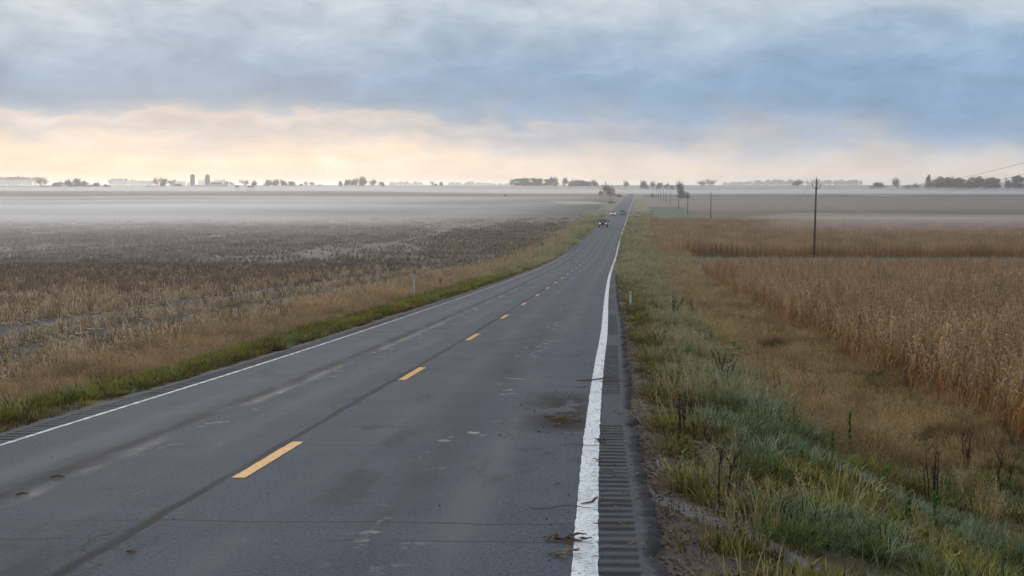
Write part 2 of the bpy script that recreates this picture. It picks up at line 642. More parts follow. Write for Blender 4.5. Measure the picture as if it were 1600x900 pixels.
tcol = np.array([-4.34, -4.28, -4.13, -4.12, -3.95, -3.775, -3.755, -3.6, -2.8, -2, -1, 0, 1, 2, 2.8, 3.6, 3.755, 3.775, 3.95, 4.12, 4.13, 4.28, 4.34])
yn = np.unique(np.round(np.concatenate([np.arange(-10, 9, .5), np.concatenate([np.arange(9.15, 60, PER) + o * PER for o in (0, .42, .5, .6, .71, .82, .92)]),
                              np.concatenate([np.arange(9.15 + 167 * PER, 125, PER) + o * PER for o in (0, .42, .71)])]), 4))
yfar = [125.3]
while yfar[-1] < 2300:
    yfar.append(yfar[-1] + max(1.5, yfar[-1] * .008))
yn = np.concatenate([yn[yn < 125.2], yfar])


def road_sheet(t, y):
    z = road_z(t, y)
    edge = (np.abs(t) > 4.3)
    return np.where(edge, z - .22, z)


def ragged(me, amt):
    co = np.empty(len(me.vertices) * 3, np.float32)
    me.vertices.foreach_get('co', co)
    co = co.reshape(-1, 3)
    t = co[:, 0] - xc(co[:, 1])
    out = np.abs(t) > 4.2
    co[:, 0] += np.where(out, np.sign(t) * ((fbm(co[:, 1] * 1.3, np.sign(t) * 5, 31, 4) - .5) * amt), 0)
    me.vertices.foreach_set('co', co.reshape(-1))
    me.update()


rme = grid_sheet('road', tcol, yn, road_sheet, MAT_ASPH)
ragged(rme, .22)
ROAD = tag(obj('road', rme), 'straight two lane asphalt road running downhill and on to the horizon', None, None, 'structure')


def paint_material(name, ca, cb, wear):
    m = material(name)
    uv = uvco()
    t, y, _ = sep(uv)
    g = noise(uv, 55, 3, .7)
    w = noise(xyz(mul(t, 6), mul(y, 3)), 1.0, 5, .7)
    chips = noise(uv, 22, 3, .6)
    c = mix(noise(uv, 2.2, 4), ca, cb)
    c = mix(mul(sm(chips, .54, .64), .85), c, (.07, .07, .075))
    dirt = noise(xyz(mul(t, 2.5), mul(y, .8), 3.0), 1.0, 5, .65)
    c = mix(mul(sm(dirt, .45, .75), .45), c, tuple(v * .35 for v in ca))
    c = mix(sm(add(mul(w, .7), mul(g, .3)), wear, wear + .10), c, (.10, .102, .11))
    finish(c, .7, g, .2, .004, .3)
    return m


MAT_WHITE = paint_material('white_road_paint', (.62, .66, .70), (.80, .83, .86), .56)
MAT_WORN = paint_material('worn_white_road_paint', (.42, .45, .48), (.56, .59, .62), .45)
MAT_YEL = paint_material('yellow_road_paint', (.60, .265, .012), (.72, .345, .028), .60)


def line_sheet(t0, t1, yy, mat, name, cols=None):
    cols = np.array(cols if cols is not None else [t0, t1])
    me = grid_sheet(name, cols, yy, lambda t, y: road_z(t, y) + .005, mat)
    co = np.empty(len(me.vertices) * 3, np.float32)
    me.vertices.foreach_get('co', co)
    co = co.reshape(-1, 3)
    tt_ = co[:, 0] - xc(co[:, 1])
    k_ = np.where(tt_ < cols[0] + .004, -1, np.where(tt_ > cols[-1] - .004, 1, 0))
    co[:, 0] += k_ * (fbm(co[:, 1] * 4.0, k_ * 9.0 + cols[0], 41, 3) - .45) * (.014 if mat is MAT_YEL else .026)
    me.vertices.foreach_set('co', co.reshape(-1))
    me.update()
    return me


tag(obj('edge_line', line_sheet(3.60, 3.80, yn, MAT_WHITE, 'edge_line', [3.6, 3.753, 3.776, 3.80]), ROAD), 'bright white edge line on the right')
tag(obj('edge_line', line_sheet(-3.76, -3.65, yn, MAT_WORN, 'edge_line', [-3.735, -3.66]), ROAD), 'thin worn white edge line on the left')
for kk in range(60):
    ya = 15.4 + 12.35 * kk
    if ya > 720:
        break
    d0 = obj('centre_dash', line_sheet(-.03, .11, np.linspace(ya, ya + 3.05, 25), MAT_YEL, 'centre_dash'), ROAD)

# ------------------------------------------------------------------ plant materials


def leaf_material(name, base, tip, alt, nscale=.5, altamt=.6, trans=.25, rough=.75, rnd=.35, spec=.2):
    spec *= .2
    m = material(name)
    uv = uvco()
    _, v, _ = sep(uv)
    geo = node('ShaderNodeNewGeometry').outputs['Position']
    r = node('ShaderNodeObjectInfo').outputs['Random']
    n = noise(geo, nscale, 3)
    c = mix(v, base, tip)  # paler tips; dark grass bases also paint in the shade low in tufts
    c = mix(mul(sm(add(n, mul(sub(r, .5), .25)), .42, .62), altamt), c, alt)
    hsv = node('ShaderNodeHueSaturation')
    put(hsv.inputs['Color'], c)
    put(hsv.inputs['Value'], add(1 - rnd, mul(r, 2 * rnd)))
    finish(hsv.outputs[0], rough, None, 0, 0, spec, 0.0, trans)
    return m


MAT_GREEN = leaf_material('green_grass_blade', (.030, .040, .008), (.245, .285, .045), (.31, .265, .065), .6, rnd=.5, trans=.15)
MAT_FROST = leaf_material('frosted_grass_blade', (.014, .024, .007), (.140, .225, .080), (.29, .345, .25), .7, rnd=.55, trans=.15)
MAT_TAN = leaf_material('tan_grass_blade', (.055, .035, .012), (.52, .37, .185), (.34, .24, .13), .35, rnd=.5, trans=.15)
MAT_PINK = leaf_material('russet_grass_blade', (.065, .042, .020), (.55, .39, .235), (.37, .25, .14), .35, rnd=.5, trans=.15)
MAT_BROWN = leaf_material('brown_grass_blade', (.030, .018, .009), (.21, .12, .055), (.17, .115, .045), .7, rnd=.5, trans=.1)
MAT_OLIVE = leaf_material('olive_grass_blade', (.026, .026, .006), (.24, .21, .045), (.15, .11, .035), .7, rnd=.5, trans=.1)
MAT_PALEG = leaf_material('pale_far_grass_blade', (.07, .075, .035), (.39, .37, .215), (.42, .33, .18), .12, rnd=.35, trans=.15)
MAT_CORN = leaf_material('dry_corn_leaf', (.43, .225, .075), (.48, .355, .225), (.16, .09, .045), .25, .45, .2, .75, .5)
MAT_STUB = leaf_material('corn_stubble_stalk', (.25, .175, .105), (.66, .52, .34), (.36, .26, .165), .5, .5, .1, .8, .55)
MAT_STUB2 = leaf_material('weathered_stubble_stalk', (.12, .09, .065), (.36, .29, .215), (.24, .185, .14), .03, .6, .1, .8, .5)
MAT_STALK = leaf_material('russet_weed_stalk', (.085, .060, .048), (.22, .155, .125), (.15, .10, .085), .3, .6, .15, .8, .3)

PROTO = bpy.data.collections.new('prototypes')


def proto(name, mb, mat, smooth=False):
    o = bpy.data.objects.new(name, mb.mesh(name, mat, smooth))
    return o


def blade(mb, x, y, h, az, bend, w, seg=3, twist=None, z0=-.02):
    ca, sa = math.cos(az), math.sin(az)
    ta = az + math.pi / 2 + random.uniform(-.9, .9) if twist is None else twist
    wx, wy = math.cos(ta), math.sin(ta)
    P = []
    for i in range(seg + 1):
        s = i / seg
        out = bend * s ** 1.8
        P.append((x + ca * out, y + sa * out, z0 + h * (s - .28 * (bend / max(h, .01)) ** 2 * s * s * min(1, 1))))
    for i in range(seg):
        a = w * (1 - (i / seg) ** 1.5)
        b = w * (1 - ((i + 1) / seg) ** 1.5)
        p, q = P[i], P[i + 1]
        v0, v1 = i / seg, (i + 1) / seg
        if i < seg - 1:
            mb.face([(p[0] - wx * a, p[1] - wy * a, p[2]), (p[0] + wx * a, p[1] + wy * a, p[2]), (q[0] + wx * b, q[1] + wy * b, q[2]), (q[0] - wx * b, q[1] - wy * b, q[2])],
                    [(0, v0), (1, v0), (1, v1), (0, v1)])
        else:
            mb.face([(p[0] - wx * a, p[1] - wy * a, p[2]), (p[0] + wx * a, p[1] + wy * a, p[2]), q], [(0, v0), (1, v0), (.5, 1)])


def tuft(n, h, rad, w, bend, seed, comb=None):
    random.seed(seed)
    mb = MB()
    for _ in range(n):
        a = random.uniform(0, 6.283)
        r = rad * math.sqrt(random.random())
        hh = h * random.uniform(.45, 1.1)
        az = a + random.uniform(-.9, .9) if comb is None else comb + random.uniform(-.9, .9)
        blade(mb, r * math.cos(a), r * math.sin(a), hh, az, hh * bend * random.uniform(.3, 1.3), w * random.uniform(.6, 1.3))
    return mb


def plume_tuft(n, h, rad, w, seed):
    """tall dry grass: leaning stems with airy seed heads"""
    random.seed(seed)
    mb = MB()
    for _ in range(n):
        a = random.uniform(0, 6.283)
        r = rad * math.sqrt(random.random())
        hh = h * random.uniform(.55, 1.1)
        az = a + random.uniform(-1.2, 1.2)
        bd = hh * random.uniform(.1, .6)
        x0, y0 = r * math.cos(a), r * math.sin(a)
        blade(mb, x0, y0, hh, az, bd, w, 3)
        hx, hy = x0 + math.cos(az) * bd * .8, y0 + math.sin(az) * bd * .8
        hz = hh * (.88 - .25 * (bd / hh) ** 2)
        for _k in range(4):
            az2 = random.uniform(0, 6.283)
            l = hh * random.uniform(.10, .22)
            p = (hx, hy, hz - random.uniform(0, .25) * hh)
            e = (p[0] + math.cos(az2) * l * .7, p[1] + math.sin(az2) * l * .7, p[2] + l * random.uniform(.1, .9))
            wv = w * .9
            mb.face([(p[0] - wv, p[1], p[2]), (p[0] + wv, p[1], p[2]), e], [(0, .8), (1, .8), (.5, 1)])
    return mb


def corn_plant(seed, simple=False):
    random.seed(seed)
    mb = MB()
    h = random.uniform(1.75, 2.3)
    lx, ly = random.uniform(-.22, .22), random.uniform(-.22, .22)
    mb.tube([(0, 0, -.05), (lx * .3, ly * .3, h * .5), (lx, ly, h)], [.013, .011, .006], 4, cap=False)
    nl = 7 if simple else 11
    for i in range(nl):
        s = (i + 1) / (nl + .5)
        z = h * (.12 + .84 * s)
        az = i * 2.6 + random.uniform(-.7, .7)
        L = random.uniform(.40, .75) * (1.1 - .45 * abs(s - .45))
        ca, sa = math.cos(az), math.sin(az)
        x0, y0 = lx * (z / h) ** 1.4, ly * (z / h) ** 1.4
        up = random.uniform(.05, .30)
        P = []
        for q in range(5):
            e = q / 4
            o = L * (.62 * e - .18 * e * e)
            P.append((x0 + ca * o, y0 + sa * o, z + up * math.sin(e * 2.2) * L * 2 * .5 - L * .95 * e ** 2.2))
        ww = random.uniform(.030, .052)
        tw = random.uniform(-1.2, 1.2)
        for q in range(4):
            a = ww * (1 - (q / 4) ** 2)
            b = ww * (1 - ((q + 1) / 4) ** 2)
            an, bn = az + 1.57 + tw * q / 4, az + 1.57 + tw * (q + 1) / 4
            p, r_ = P[q], P[q + 1]
            mb.face([(p[0] - math.cos(an) * a, p[1] - math.sin(an) * a, p[2]), (p[0] + math.cos(an) * a, p[1] + math.sin(an) * a, p[2]),
                     (r_[0] + math.cos(bn) * b, r_[1] + math.sin(bn) * b, r_[2] + .01), (r_[0] - math.cos(bn) * b, r_[1] - math.sin(bn) * b, r_[2] - .01)],
                    [(0, min(1, max(0, (z / h - .35) * 1.55 + random.uniform(-.2, .2))))] * 4)
    if random.random() < .8:
        az = random.uniform(0, 6.28)
        z = h * random.uniform(.42, .55)
        d = Vector((math.cos(az) * .12, math.sin(az) * .12, -.12 if random.random() < .7 else .14))
        p = Vector((lx * .3, ly * .3, z))
        mb.tube([p, p + d * .6, p + d * 1.6], [.02, .032, .006], 5, cap=False)
    for _ in range(4):
        az = random.uniform(0, 6.28)
        e = (lx + math.cos(az) * .10, ly + math.sin(az) * .10, h + random.uniform(.08, .2))
        mb.face([(lx - .006, ly, h - .04), (lx + .006, ly, h - .04), e], [(0, .9), (1, .9), (.5, 1)])
    return mb


def merge(dst, src, off, rz=0., sc=1.):
    b = len(dst.v)
    ca, sa = math.cos(rz) * sc, math.sin(rz) * sc
    dst.v += [(off[0] + x * ca - y * sa, off[1] + x * sa + y * ca, off[2] + z * sc) for x, y, z in src.v]
    dst.f += [tuple(b + i for i in f) for f in src.f]
    dst.uv += src.uv
    dst.mi += src.mi


def stubble(seed, L=.7):
    random.seed(seed)
    mb = MB()
    n = random.randint(4, 6)
    for i in range(n):
        y = -L / 2 + L * (i + random.random() * .7) / n
        x = random.gauss(0, .03)
        h = random.uniform(.18, .42)
        d = (random.gauss(0, .09), random.gauss(0, .09))
        mb.tube([(x, y, -.03), (x + d[0], y + d[1], h)], [.015, .012], 4)
        for _ in range(random.randint(1, 3)):
            blade(mb, x + d[0] * .7, y + d[1] * .7, random.uniform(.08, .22), random.uniform(0, 6.28), random.uniform(.1, .3), .016, 3, None, h * random.uniform(.3, .9))
    for _ in range(7):          # husks and leaves lying about
        x, y, a, l = random.uniform(-.38, .38), random.uniform(-L / 2, L / 2), random.uniform(0, 6.28), random.uniform(.10, .32)
        w = random.uniform(.008, .022)
        ca, sa = math.cos(a), math.sin(a)
        z = random.uniform(.02, .06)
        mb.face([(x - sa * w, y + ca * w, z), (x + sa * w, y - ca * w, z), (x + ca * l + sa * w, y + sa * l - ca * w, z + random.uniform(-.02, .08)), (x + ca * l - sa * w, y + sa * l + ca * w, z + .02)],
                [(0, random.random())] * 4)
    return mb


_gn = {}


def scatter_group(coll):
    g = bpy.data.node_groups.new('scatter', 'GeometryNodeTree')
    g.interface.new_socket('Geometry', in_out='INPUT', socket_type='NodeSocketGeometry')
    g.interface.new_socket('Geometry', in_out='OUTPUT', socket_type='NodeSocketGeometry')
    N, L = g.nodes, g.links
    gi, go = N.new('NodeGroupInput'), N.new('NodeGroupOutput')
    ci = N.new('GeometryNodeCollectionInfo')
    ci.inputs[0].default_value = coll
    ci.inputs['Separate Children'].default_value = True
    ci.inputs['Reset Children'].default_value = True
    m2p = N.new('GeometryNodeMeshToPoints')
    iop = N.new('GeometryNodeInstanceOnPoints')
    iop.inputs['Pick Instance'].default_value = True

    def attr(nm, ty):
        a = N.new('GeometryNodeInputNamedAttribute')
        a.data_type = ty
        a.inputs['Name'].default_value = nm
        return a.outputs[0]
    L.new(gi.outputs[0], m2p.inputs['Mesh'])
    L.new(m2p.outputs[0], iop.inputs['Points'])
    L.new(ci.outputs[0], iop.inputs['Instance'])
    L.new(attr('pick', 'INT'), iop.inputs['Instance Index'])
    L.new(attr('rot', 'FLOAT_VECTOR'), iop.inputs['Rotation'])
    L.new(attr('scl', 'FLOAT_VECTOR'), iop.inputs['Scale'])
    L.new(iop.outputs[0], go.inputs[0])
    return g


def scatter(name, label, protos, t, y, scl, lean=.12, sink=0.0, parent=None, rz=None, zf=None, zs=None):
    t, y = np.asarray(t), np.asarray(y)
    n = len(t)
    z = (zf or ground_ty)(t, y) - sink
    me = bpy.data.meshes.new(name)
    me.vertices.add(n)
    me.vertices.foreach_set('co', np.stack([t + xc(y), y, z], -1).astype(np.float32).reshape(-1))
    rot = np.stack([RNG.normal(0, lean, n), RNG.normal(0, lean, n), RNG.uniform(0, 6.283, n) if rz is None else rz], -1)
    s3 = np.repeat(np.asarray(scl, float).reshape(-1, 1) * np.ones((n, 1)), 3, 1)
    if zs is not None:
        s3[:, 2] *= zs
    a = me.attributes.new('rot', 'FLOAT_VECTOR', 'POINT')
    a.data.foreach_set('vector', rot.astype(np.float32).reshape(-1))
    a = me.attributes.new('scl', 'FLOAT_VECTOR', 'POINT')
    a.data.foreach_set('vector', s3.astype(np.float32).reshape(-1))
    a = me.attributes.new('pick', 'INT', 'POINT')
    a.data.foreach_set('value', RNG.integers(0, len(protos), n).astype(np.int32))
    col = bpy.data.collections.new(name + '_pieces')
    for p in protos:
        col.objects.link(p)
    o = obj(name, me, parent)
    md = o.modifiers.new('scatter', 'NODES')
    md.node_group = scatter_group(col)
    return tag(o, label, None, None, 'stuff')


def spread(t0, t1, y0, y1, per_m2, seed=0, falloff=None):
    """random (t, y) with density per_m2(y) inside what the photograph could see"""
    out_t, out_y = [], []
    edges = np.geomspace(max(y0, 1), y1, 40) if y1 / max(y0, 1) > 1.5 else np.linspace(y0, y1, 6)
    for a, b in zip(edges[:-1], edges[1:]):
        m = (a + b) / 2
        lo = max(t0, -.40 * b - float(xc(m)) - 2)
        hi = min(t1, .56 * b - float(xc(m)) + 4)
        if hi <= lo:
            continue
        n = int((hi - lo) * (b - a) * per_m2(m))
        out_t.append(RNG.uniform(lo, hi, n))
        out_y.append(RNG.uniform(a, b, n))
    return np.concatenate(out_t), np.concatenate(out_y)


def pick(t, y, prob):
    k2 = RNG.random(len(t)) < prob
    return t[k2], y[k2]


# ------------------------------------------------------------------ verges
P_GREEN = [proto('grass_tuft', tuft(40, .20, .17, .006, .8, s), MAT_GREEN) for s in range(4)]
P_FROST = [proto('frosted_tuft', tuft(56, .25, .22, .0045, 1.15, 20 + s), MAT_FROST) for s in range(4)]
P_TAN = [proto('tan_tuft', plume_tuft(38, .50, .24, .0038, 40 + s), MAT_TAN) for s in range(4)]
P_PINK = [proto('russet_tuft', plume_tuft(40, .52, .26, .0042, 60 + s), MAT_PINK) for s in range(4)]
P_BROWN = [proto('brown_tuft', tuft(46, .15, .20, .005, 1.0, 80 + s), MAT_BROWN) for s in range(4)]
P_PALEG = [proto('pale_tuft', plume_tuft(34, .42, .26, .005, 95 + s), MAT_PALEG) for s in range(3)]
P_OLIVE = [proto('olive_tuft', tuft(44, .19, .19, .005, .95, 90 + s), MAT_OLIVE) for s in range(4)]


def grow(y): return 1 + np.clip(np.asarray(y, float) - 35, 0, 400) / 90.      # coarser tufts further off


def dens(d0): return lambda m: d0 / (1 + max(m - 35, 0) / 90.) ** 2


# right
t, y = spread(4.55, 14.0, 7, 680, dens(36))
n1 = fbm(t * .45, y * .22, 51)
n2 = fbm(t * .9 + 40, y * .5, 52)
n3 = fbm(t * .55 + 9, y * .30, 53)
edge = sstep(t + (n2 - .5) * 1.4, 4.5, 5.3)
crest_g = np.exp(-((t - 6.9) / 1.5) ** 2)
near = 1 - sstep(y + (n1 - .5) * 16 - (t - 8) * .8, 24, 33)
far_v = sstep(y, 90, 190)
wsh = t - (4.25 + (15.2 - y) * .42)
washed = (np.abs(wsh) < .22) & (y > 11.9) & (y < 15.4)
ok = ~washed & (RNG.random(len(t)) < 1 - .93 * sstep(y, 240, 640)) & (RNG.random(len(t)) < .30 + .70 * sstep(t + (n2 - .5) * 1.1, 4.45, 4.95))
w_edge = np.exp(-((t - 4.95) / .7) ** 2) * 2.2
w_frost = (crest_g * 1.7 * (1 - near) + near * 4.2 * sstep(t, 4.9, 5.8) * (1 - .75 * sstep(t, 9.5, 12))) * sstep(n1, .30, .52) * edge
w_green = .5 * sstep(n2, .42, .62) + .9 * sstep(t + (n1 - .5) * 2, 11.2, 12.0) * sstep(y, 36, 48) * (1 - far_v) + near * .45
w_tan = (2.4 * sstep(t + (n1 - .5) * 3.5, 7.4, 9.2) * (1 - sstep(t, 11.4, 12.8) * .6) * sstep(n3, .30, .50) + .35 * sstep(1 - n1, .5, .7)) * (1 - near * .95)
w_brown = w_edge * .65 + .50 * sstep(1 - n2, .48, .66) + near * .30
w_olive = (w_edge * .5 + .42 + .5 * sstep(1 - n3, .5, .66)) * (1 - .5 * near)
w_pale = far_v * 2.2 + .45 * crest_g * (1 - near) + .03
W = np.stack([w_frost, w_green * (1 - far_v * .6), w_tan, w_brown * (1 - far_v * .5), w_olive, w_pale], 0)
cum = np.cumsum(W, 0) / W.sum(0)
r = RNG.random(len(t))
kind = (r[None] > cum).sum(0)
clump = fbm(t * 1.5, y * 1.1, 57, 2)
ok &= RNG.random(len(t)) < .24 + .76 * sstep(clump, .38, .54) + far_v
V = {}
for i, nm in enumerate(('frost', 'green', 'tan', 'brown', 'olive', 'pale')):
    k2 = ok & (kind == i)
    V[nm] = [(t[k2], y[k2])]
# left
t, y = spread(-12.6, -4.55, 18, 680, dens(36))
n1 = fbm(t * .5, y * .2, 61)
n2 = fbm(t * .9 + 40, y * .5, 62)
n3 = fbm(t * .45 + 9, y * .25, 63)
far_v = sstep(y, 110, 220)
w_green = 2.8 * np.exp(-((t + 5.7) / .60) ** 2) * (.55 + sstep(n2, .35, .6)) + .45 * sstep(n1, .55, .68) * (1 - sstep(-t, 9, 10.5))
w_frost = (.30 * sstep(n1, .55, .7) + .9 * np.exp(-((t + 7.6) / .9) ** 2) * sstep(n1, .46, .62))
w_pink = 2.5 * sstep(-t + (n2 - .5) * 1.6, 6.8, 8.4) * sstep(n3, .22, .46)
w_brown = 1.9 * np.exp(-((t + 4.75) / .38) ** 2) + .30 + .3 * sstep(1 - n3, .5, .65)
w_olive = .45 + .5 * np.exp(-((t + 6.5) / .8) ** 2)
w_tan = .7 * sstep(-t, 7.5, 9) * sstep(n2, .45, .6)
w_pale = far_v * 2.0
W = np.stack([w_frost, w_green, w_pink * (1 - far_v * .4), w_brown, w_olive, w_tan, w_pale], 0)
cum = np.cumsum(W, 0) / W.sum(0)
kind = (RNG.random(len(t))[None] > cum).sum(0)
okl = RNG.random(len(t)) < .4 + .6 * sstep(-t + (n2 - .5) * .5, 4.45, 4.8)
okl &= RNG.random(len(t)) < 1 - .93 * sstep(y, 240, 640)
clump = fbm(t * 1.1, y * .7, 67, 2)
okl &= RNG.random(len(t)) < .22 + .78 * sstep(clump, .38, .54) + far_v + (t > -6.4) * .35
okl &= RNG.random(len(t)) < 1 - .92 * sstep(-t + (n1 - .5) * 3.5, 9.3, 11.2)
for i, nm in enumerate(('frost', 'green', 'pink', 'brown', 'olive', 'tan', 'pale')):
    k2 = okl & (kind == i)
    V.setdefault(nm, []).append((t[k2], y[k2]))
LAB = {'frost': ('frosted_grass', 'frosted blue green grass on the slope beside the road', P_FROST, 1.0),
       'green': ('green_grass', 'bright green grass along both road edges', P_GREEN, 1.0),
       'tan': ('tan_grass', 'tall tan dry grass in the ditch right of the road', P_TAN, 1.0),
       'pink': ('russet_grass', 'fluffy russet dry grass left of the road', P_PINK, 1.0),
       'brown': ('brown_grass', 'low brown dead grass at the road edges', P_BROWN, 1.0),
       'pale': ('pale_grass', 'pale frosted tan grass on the distant verges', P_PALEG, 1.0),
       'olive': ('olive_grass', 'low olive yellow grass on the verges', P_OLIVE, 1.0)}
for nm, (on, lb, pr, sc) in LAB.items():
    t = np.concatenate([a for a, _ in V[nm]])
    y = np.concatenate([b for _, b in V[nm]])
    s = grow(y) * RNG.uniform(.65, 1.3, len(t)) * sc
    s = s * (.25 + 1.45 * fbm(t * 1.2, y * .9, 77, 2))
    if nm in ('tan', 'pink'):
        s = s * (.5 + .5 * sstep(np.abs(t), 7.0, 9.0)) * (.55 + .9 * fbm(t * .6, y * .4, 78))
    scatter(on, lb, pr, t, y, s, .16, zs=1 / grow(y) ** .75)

def rosette(seed):
    random.seed(seed)
    mb = MB()
    n = random.randint(8, 13)
    for i in range(n):
        a = i * 2.4 + random.uniform(-.3, .3)
        l = random.uniform(.06, .15)
        blade(mb, 0, 0, random.uniform(.05, .14), a, l, random.uniform(.012, .024), 3, a + 1.57, random.uniform(0, .08))
    return mb


MAT_BROAD = leaf_material('broad_weed_leaf', (.045, .070, .014), (.11, .15, .03), (.17, .14, .05), 2., .5, .2, .6, .4, .3)
P_BROAD = [proto('rosette', rosette(700 + s), MAT_BROAD) for s in range(5)]
t, y = spread(4.6, 12, 8, 45, lambda m: 9)
t, y = pick(t, y, sstep(fbm(t * .8, y * .6, 91), .42, .6))
t2, y2 = spread(-7, -4.7, 18, 60, lambda m: 4)
t, y = np.concatenate([t, t2]), np.concatenate([y, y2])
scatter('broadleaf_weeds', 'low broad leaved weeds among the verge grass', P_BROAD, t, y, RNG.uniform(.4, .95, len(t)), .2, sink=-.03)
P_SEEDST = [proto('seed_stem', plume_tuft(5, .85, .12, .003, 720 + s), MAT_PALEG) for s in range(3)] + [proto('dark_stem', plume_tuft(4, .75, .10, .0035, 730 + s), MAT_BROWN) for s in range(2)]
t, y = spread(4.9, 13, 9, 70, lambda m: 1.1)
t2, y2 = spread(-11.5, -5.6, 20, 90, lambda m: .7)
t, y = np.concatenate([t, t2]), np.concatenate([y, y2])
scatter('seed_stems', 'thin tall seed stems rising out of the verge grass', P_SEEDST, t, y, RNG.uniform(.5, 1.05, len(t)), .15)

# ------------------------------------------------------------------ standing corn, right
P_CORN = [proto('corn_plant', corn_plant(100 + s), MAT_CORN) for s in range(6)]


def corn_rows(t0, t1, y0, y1, step, rowd=.76, jit=.05):
    tt, yy = [], []
    for tr in np.arange(t0, t1, rowd):
        a = max(y0, (tr - 10) / .56)
        if a >= y1:
            continue
        yv = np.arange(a, y1, step)
        yy.append(yv + RNG.uniform(-step * .4, step * .4, len(yv)))
        tt.append(np.full(len(yv), tr) + RNG.normal(0, jit, len(yv)))
    return np.concatenate(tt), np.concatenate(yy)


t, y = corn_rows(12.9, 94, 17, 165, .20)
vis = t < .56 * y - xc(y) + 8
t, y = t[vis], y[vis]
endj = 163 + (vnoise(t * .5, t * 0, 5) - .5) * 3
k2 = (y < endj) & (RNG.random(len(t)) < .93) & (vnoise(t * .8, y * .35, 19) > .12) & (t > 13.2 + 1.1 * fbm(y * .4, y * 0, 23) - .3)
t, y = t[k2], y[k2]
scatter('corn_crop', 'dense field of dry standing corn right of the ditch', P_CORN, t, y, RNG.uniform(.66, 1.12, len(t)) * (1.02 - .16 * (vnoise(t * .1, y * .1, 6))), .07)


def corn_patch(seed):
    random.seed(seed)
    mb = MB()
    for i in range(3):
        for j in range(4):
            merge(mb, corn_plant(seed * 31 + i * 7 + j, True), ((i - 1) * .76 + random.gauss(0, .06), -.8 + j * .52 + random.uniform(-.15, .15), 0), random.uniform(0, 6.28), random.uniform(.85, 1.12))
    return mb


P_PATCH = [proto('corn_patch', corn_patch(200 + s), MAT_CORN) for s in range(4)]
t, y = corn_rows(12.3, 230, 226, 455, 2.1, 2.28, .05)
vis = (t < .52 * y - xc(y) + 5) & (y > 226 + 12 * np.exp(-((t - 12) / 6) ** 2))
t, y = t[vis], y[vis]
scatter('corn_crop', 'second field of dry standing corn beyond the farm lane', P_PATCH, t, y, RNG.uniform(.92, 1.1, len(t)), .03, rz=RNG.normal(0, .06, len(t)))

# ------------------------------------------------------------------ corn stubble, left
P_STUB = [proto('stubble_clump', stubble(300 + s), MAT_STUB) for s in range(6)]
tt, yy = [], []
for tr in np.arange(-11.3, -100, -.76):
    if abs(tr + 19.0) < 1.35 or abs(tr + 15.0) < .85 or abs(tr + 27.5) < .4 or abs(tr + 35) < .4:
        continue
    a = max(20, (-tr - 10) / .56)
    if a > 176:
        continue
    step = .62
    yv = np.arange(a, 176, step)
    yv = yv[RNG.random(len(yv)) < (1 - .35 * sstep(yv, 60, 150)) * (1 - sstep(yv, 150, 176))]
    tt.append(np.full(len(yv), tr) + RNG.normal(0, .06, len(yv)) + (vnoise(yv * .05, yv * 0 + tr, 7) - .5) * .2)
    yy.append(yv + RNG.uniform(-.2, .2, len(yv)))
t, y = np.concatenate(tt), np.concatenate(yy)
scatter('corn_stubble', 'rows of cut pale corn stubble and husks left of the road', P_STUB, t, y, RNG.uniform(.85, 1.4, len(t)), .10, rz=RNG.normal(0, .15, len(t)) + np.where(RNG.random(len(t)) < .5, 0, math.pi))

def stub_patch(seed):
    random.seed(seed)
    mb = MB()
    for i in range(3):
        for j in range(3):
            if random.random() < .85:
                merge(mb, stubble(seed * 17 + i * 5 + j), ((i - 1) * .76, (j - 1) * .75, 0), random.choice((0, math.pi)), random.uniform(.9, 1.3))
    return mb


P_SPATCH = [proto('stubble_patch', stub_patch(320 + s), MAT_STUB2) for s in range(4)]
tt, yy = [], []
for tr in np.arange(-13, -260, -2.28):
    a = max(150, (-tr - 8) / .54)
    if a < 560:
        yv = np.arange(a, 560, 2.6)
        tt.append(np.full(len(yv), tr) + RNG.normal(0, .1, len(yv)))
        yy.append(yv + RNG.uniform(-.8, .8, len(yv)))
t, y = np.concatenate(tt), np.concatenate(yy)
vis = RNG.random(len(t)) < sstep(y, 150, 185) * (1 - sstep(y, 330, 560)) * (.40 + .6 * sstep(vnoise(t * .05, y * .012, 15), .25, .6)) * (1 - .45 * sstep(t, -62, -50) * sstep(y, 186, 194) * (1 - sstep(y, 216, 226)))
vis &= np.abs(np.mod(t + 4 * vnoise(y * .01, t * 0, 3), 47.0) - 9) > 1.3
t, y = t[vis], y[vis]
scatter('corn_stubble', 'distant corn stubble fading into the mist left of the road', P_SPATCH, t, y, RNG.uniform(.8, 1.2, len(t)), .03, rz=RNG.normal(0, .08, len(t)))

P_STALK = [proto('weed_stalk', tuft(16, .75, .22, .006, .28, 330 + s), MAT_STALK) for s in range(3)]
t, y = spread(-80, -15, 62, 180, lambda m: 2.6 if m > 95 else 1.4)
pr = sstep(y - (-t - 15) * .2 + (fbm(t * .1, y * .05, 9) - .5) * 60, 62, 115) * (1 - .75 * sstep(y, 150, 180)) * (1 - .9 * sstep(t, -30, -17))
t, y = pick(t, y, pr)
scatter('weed_stalks', 'reddish brown dry stalks standing over the far stubble', P_STALK, t, y, RNG.uniform(.7, 1.25, len(t)), .08)

# ------------------------------------------------------------------ gravel and litter at the right edge
MAT_STONE = plain('gravel_stone', (.085, .073, .064), .9, .5, 3.0)


def stone(seed):
    random.seed(seed)
    mb = MB()
    mb.lathe([(.001, -.3), (.8, -.15), (1, .2), (.6, .65), (.001, .8)], 6)
    mb.v = [(x * random.uniform(.75, 1.2), y2 * random.uniform(.75, 1.2), z * random.uniform(.6, 1)) for x, y2, z in mb.v]
    return mb


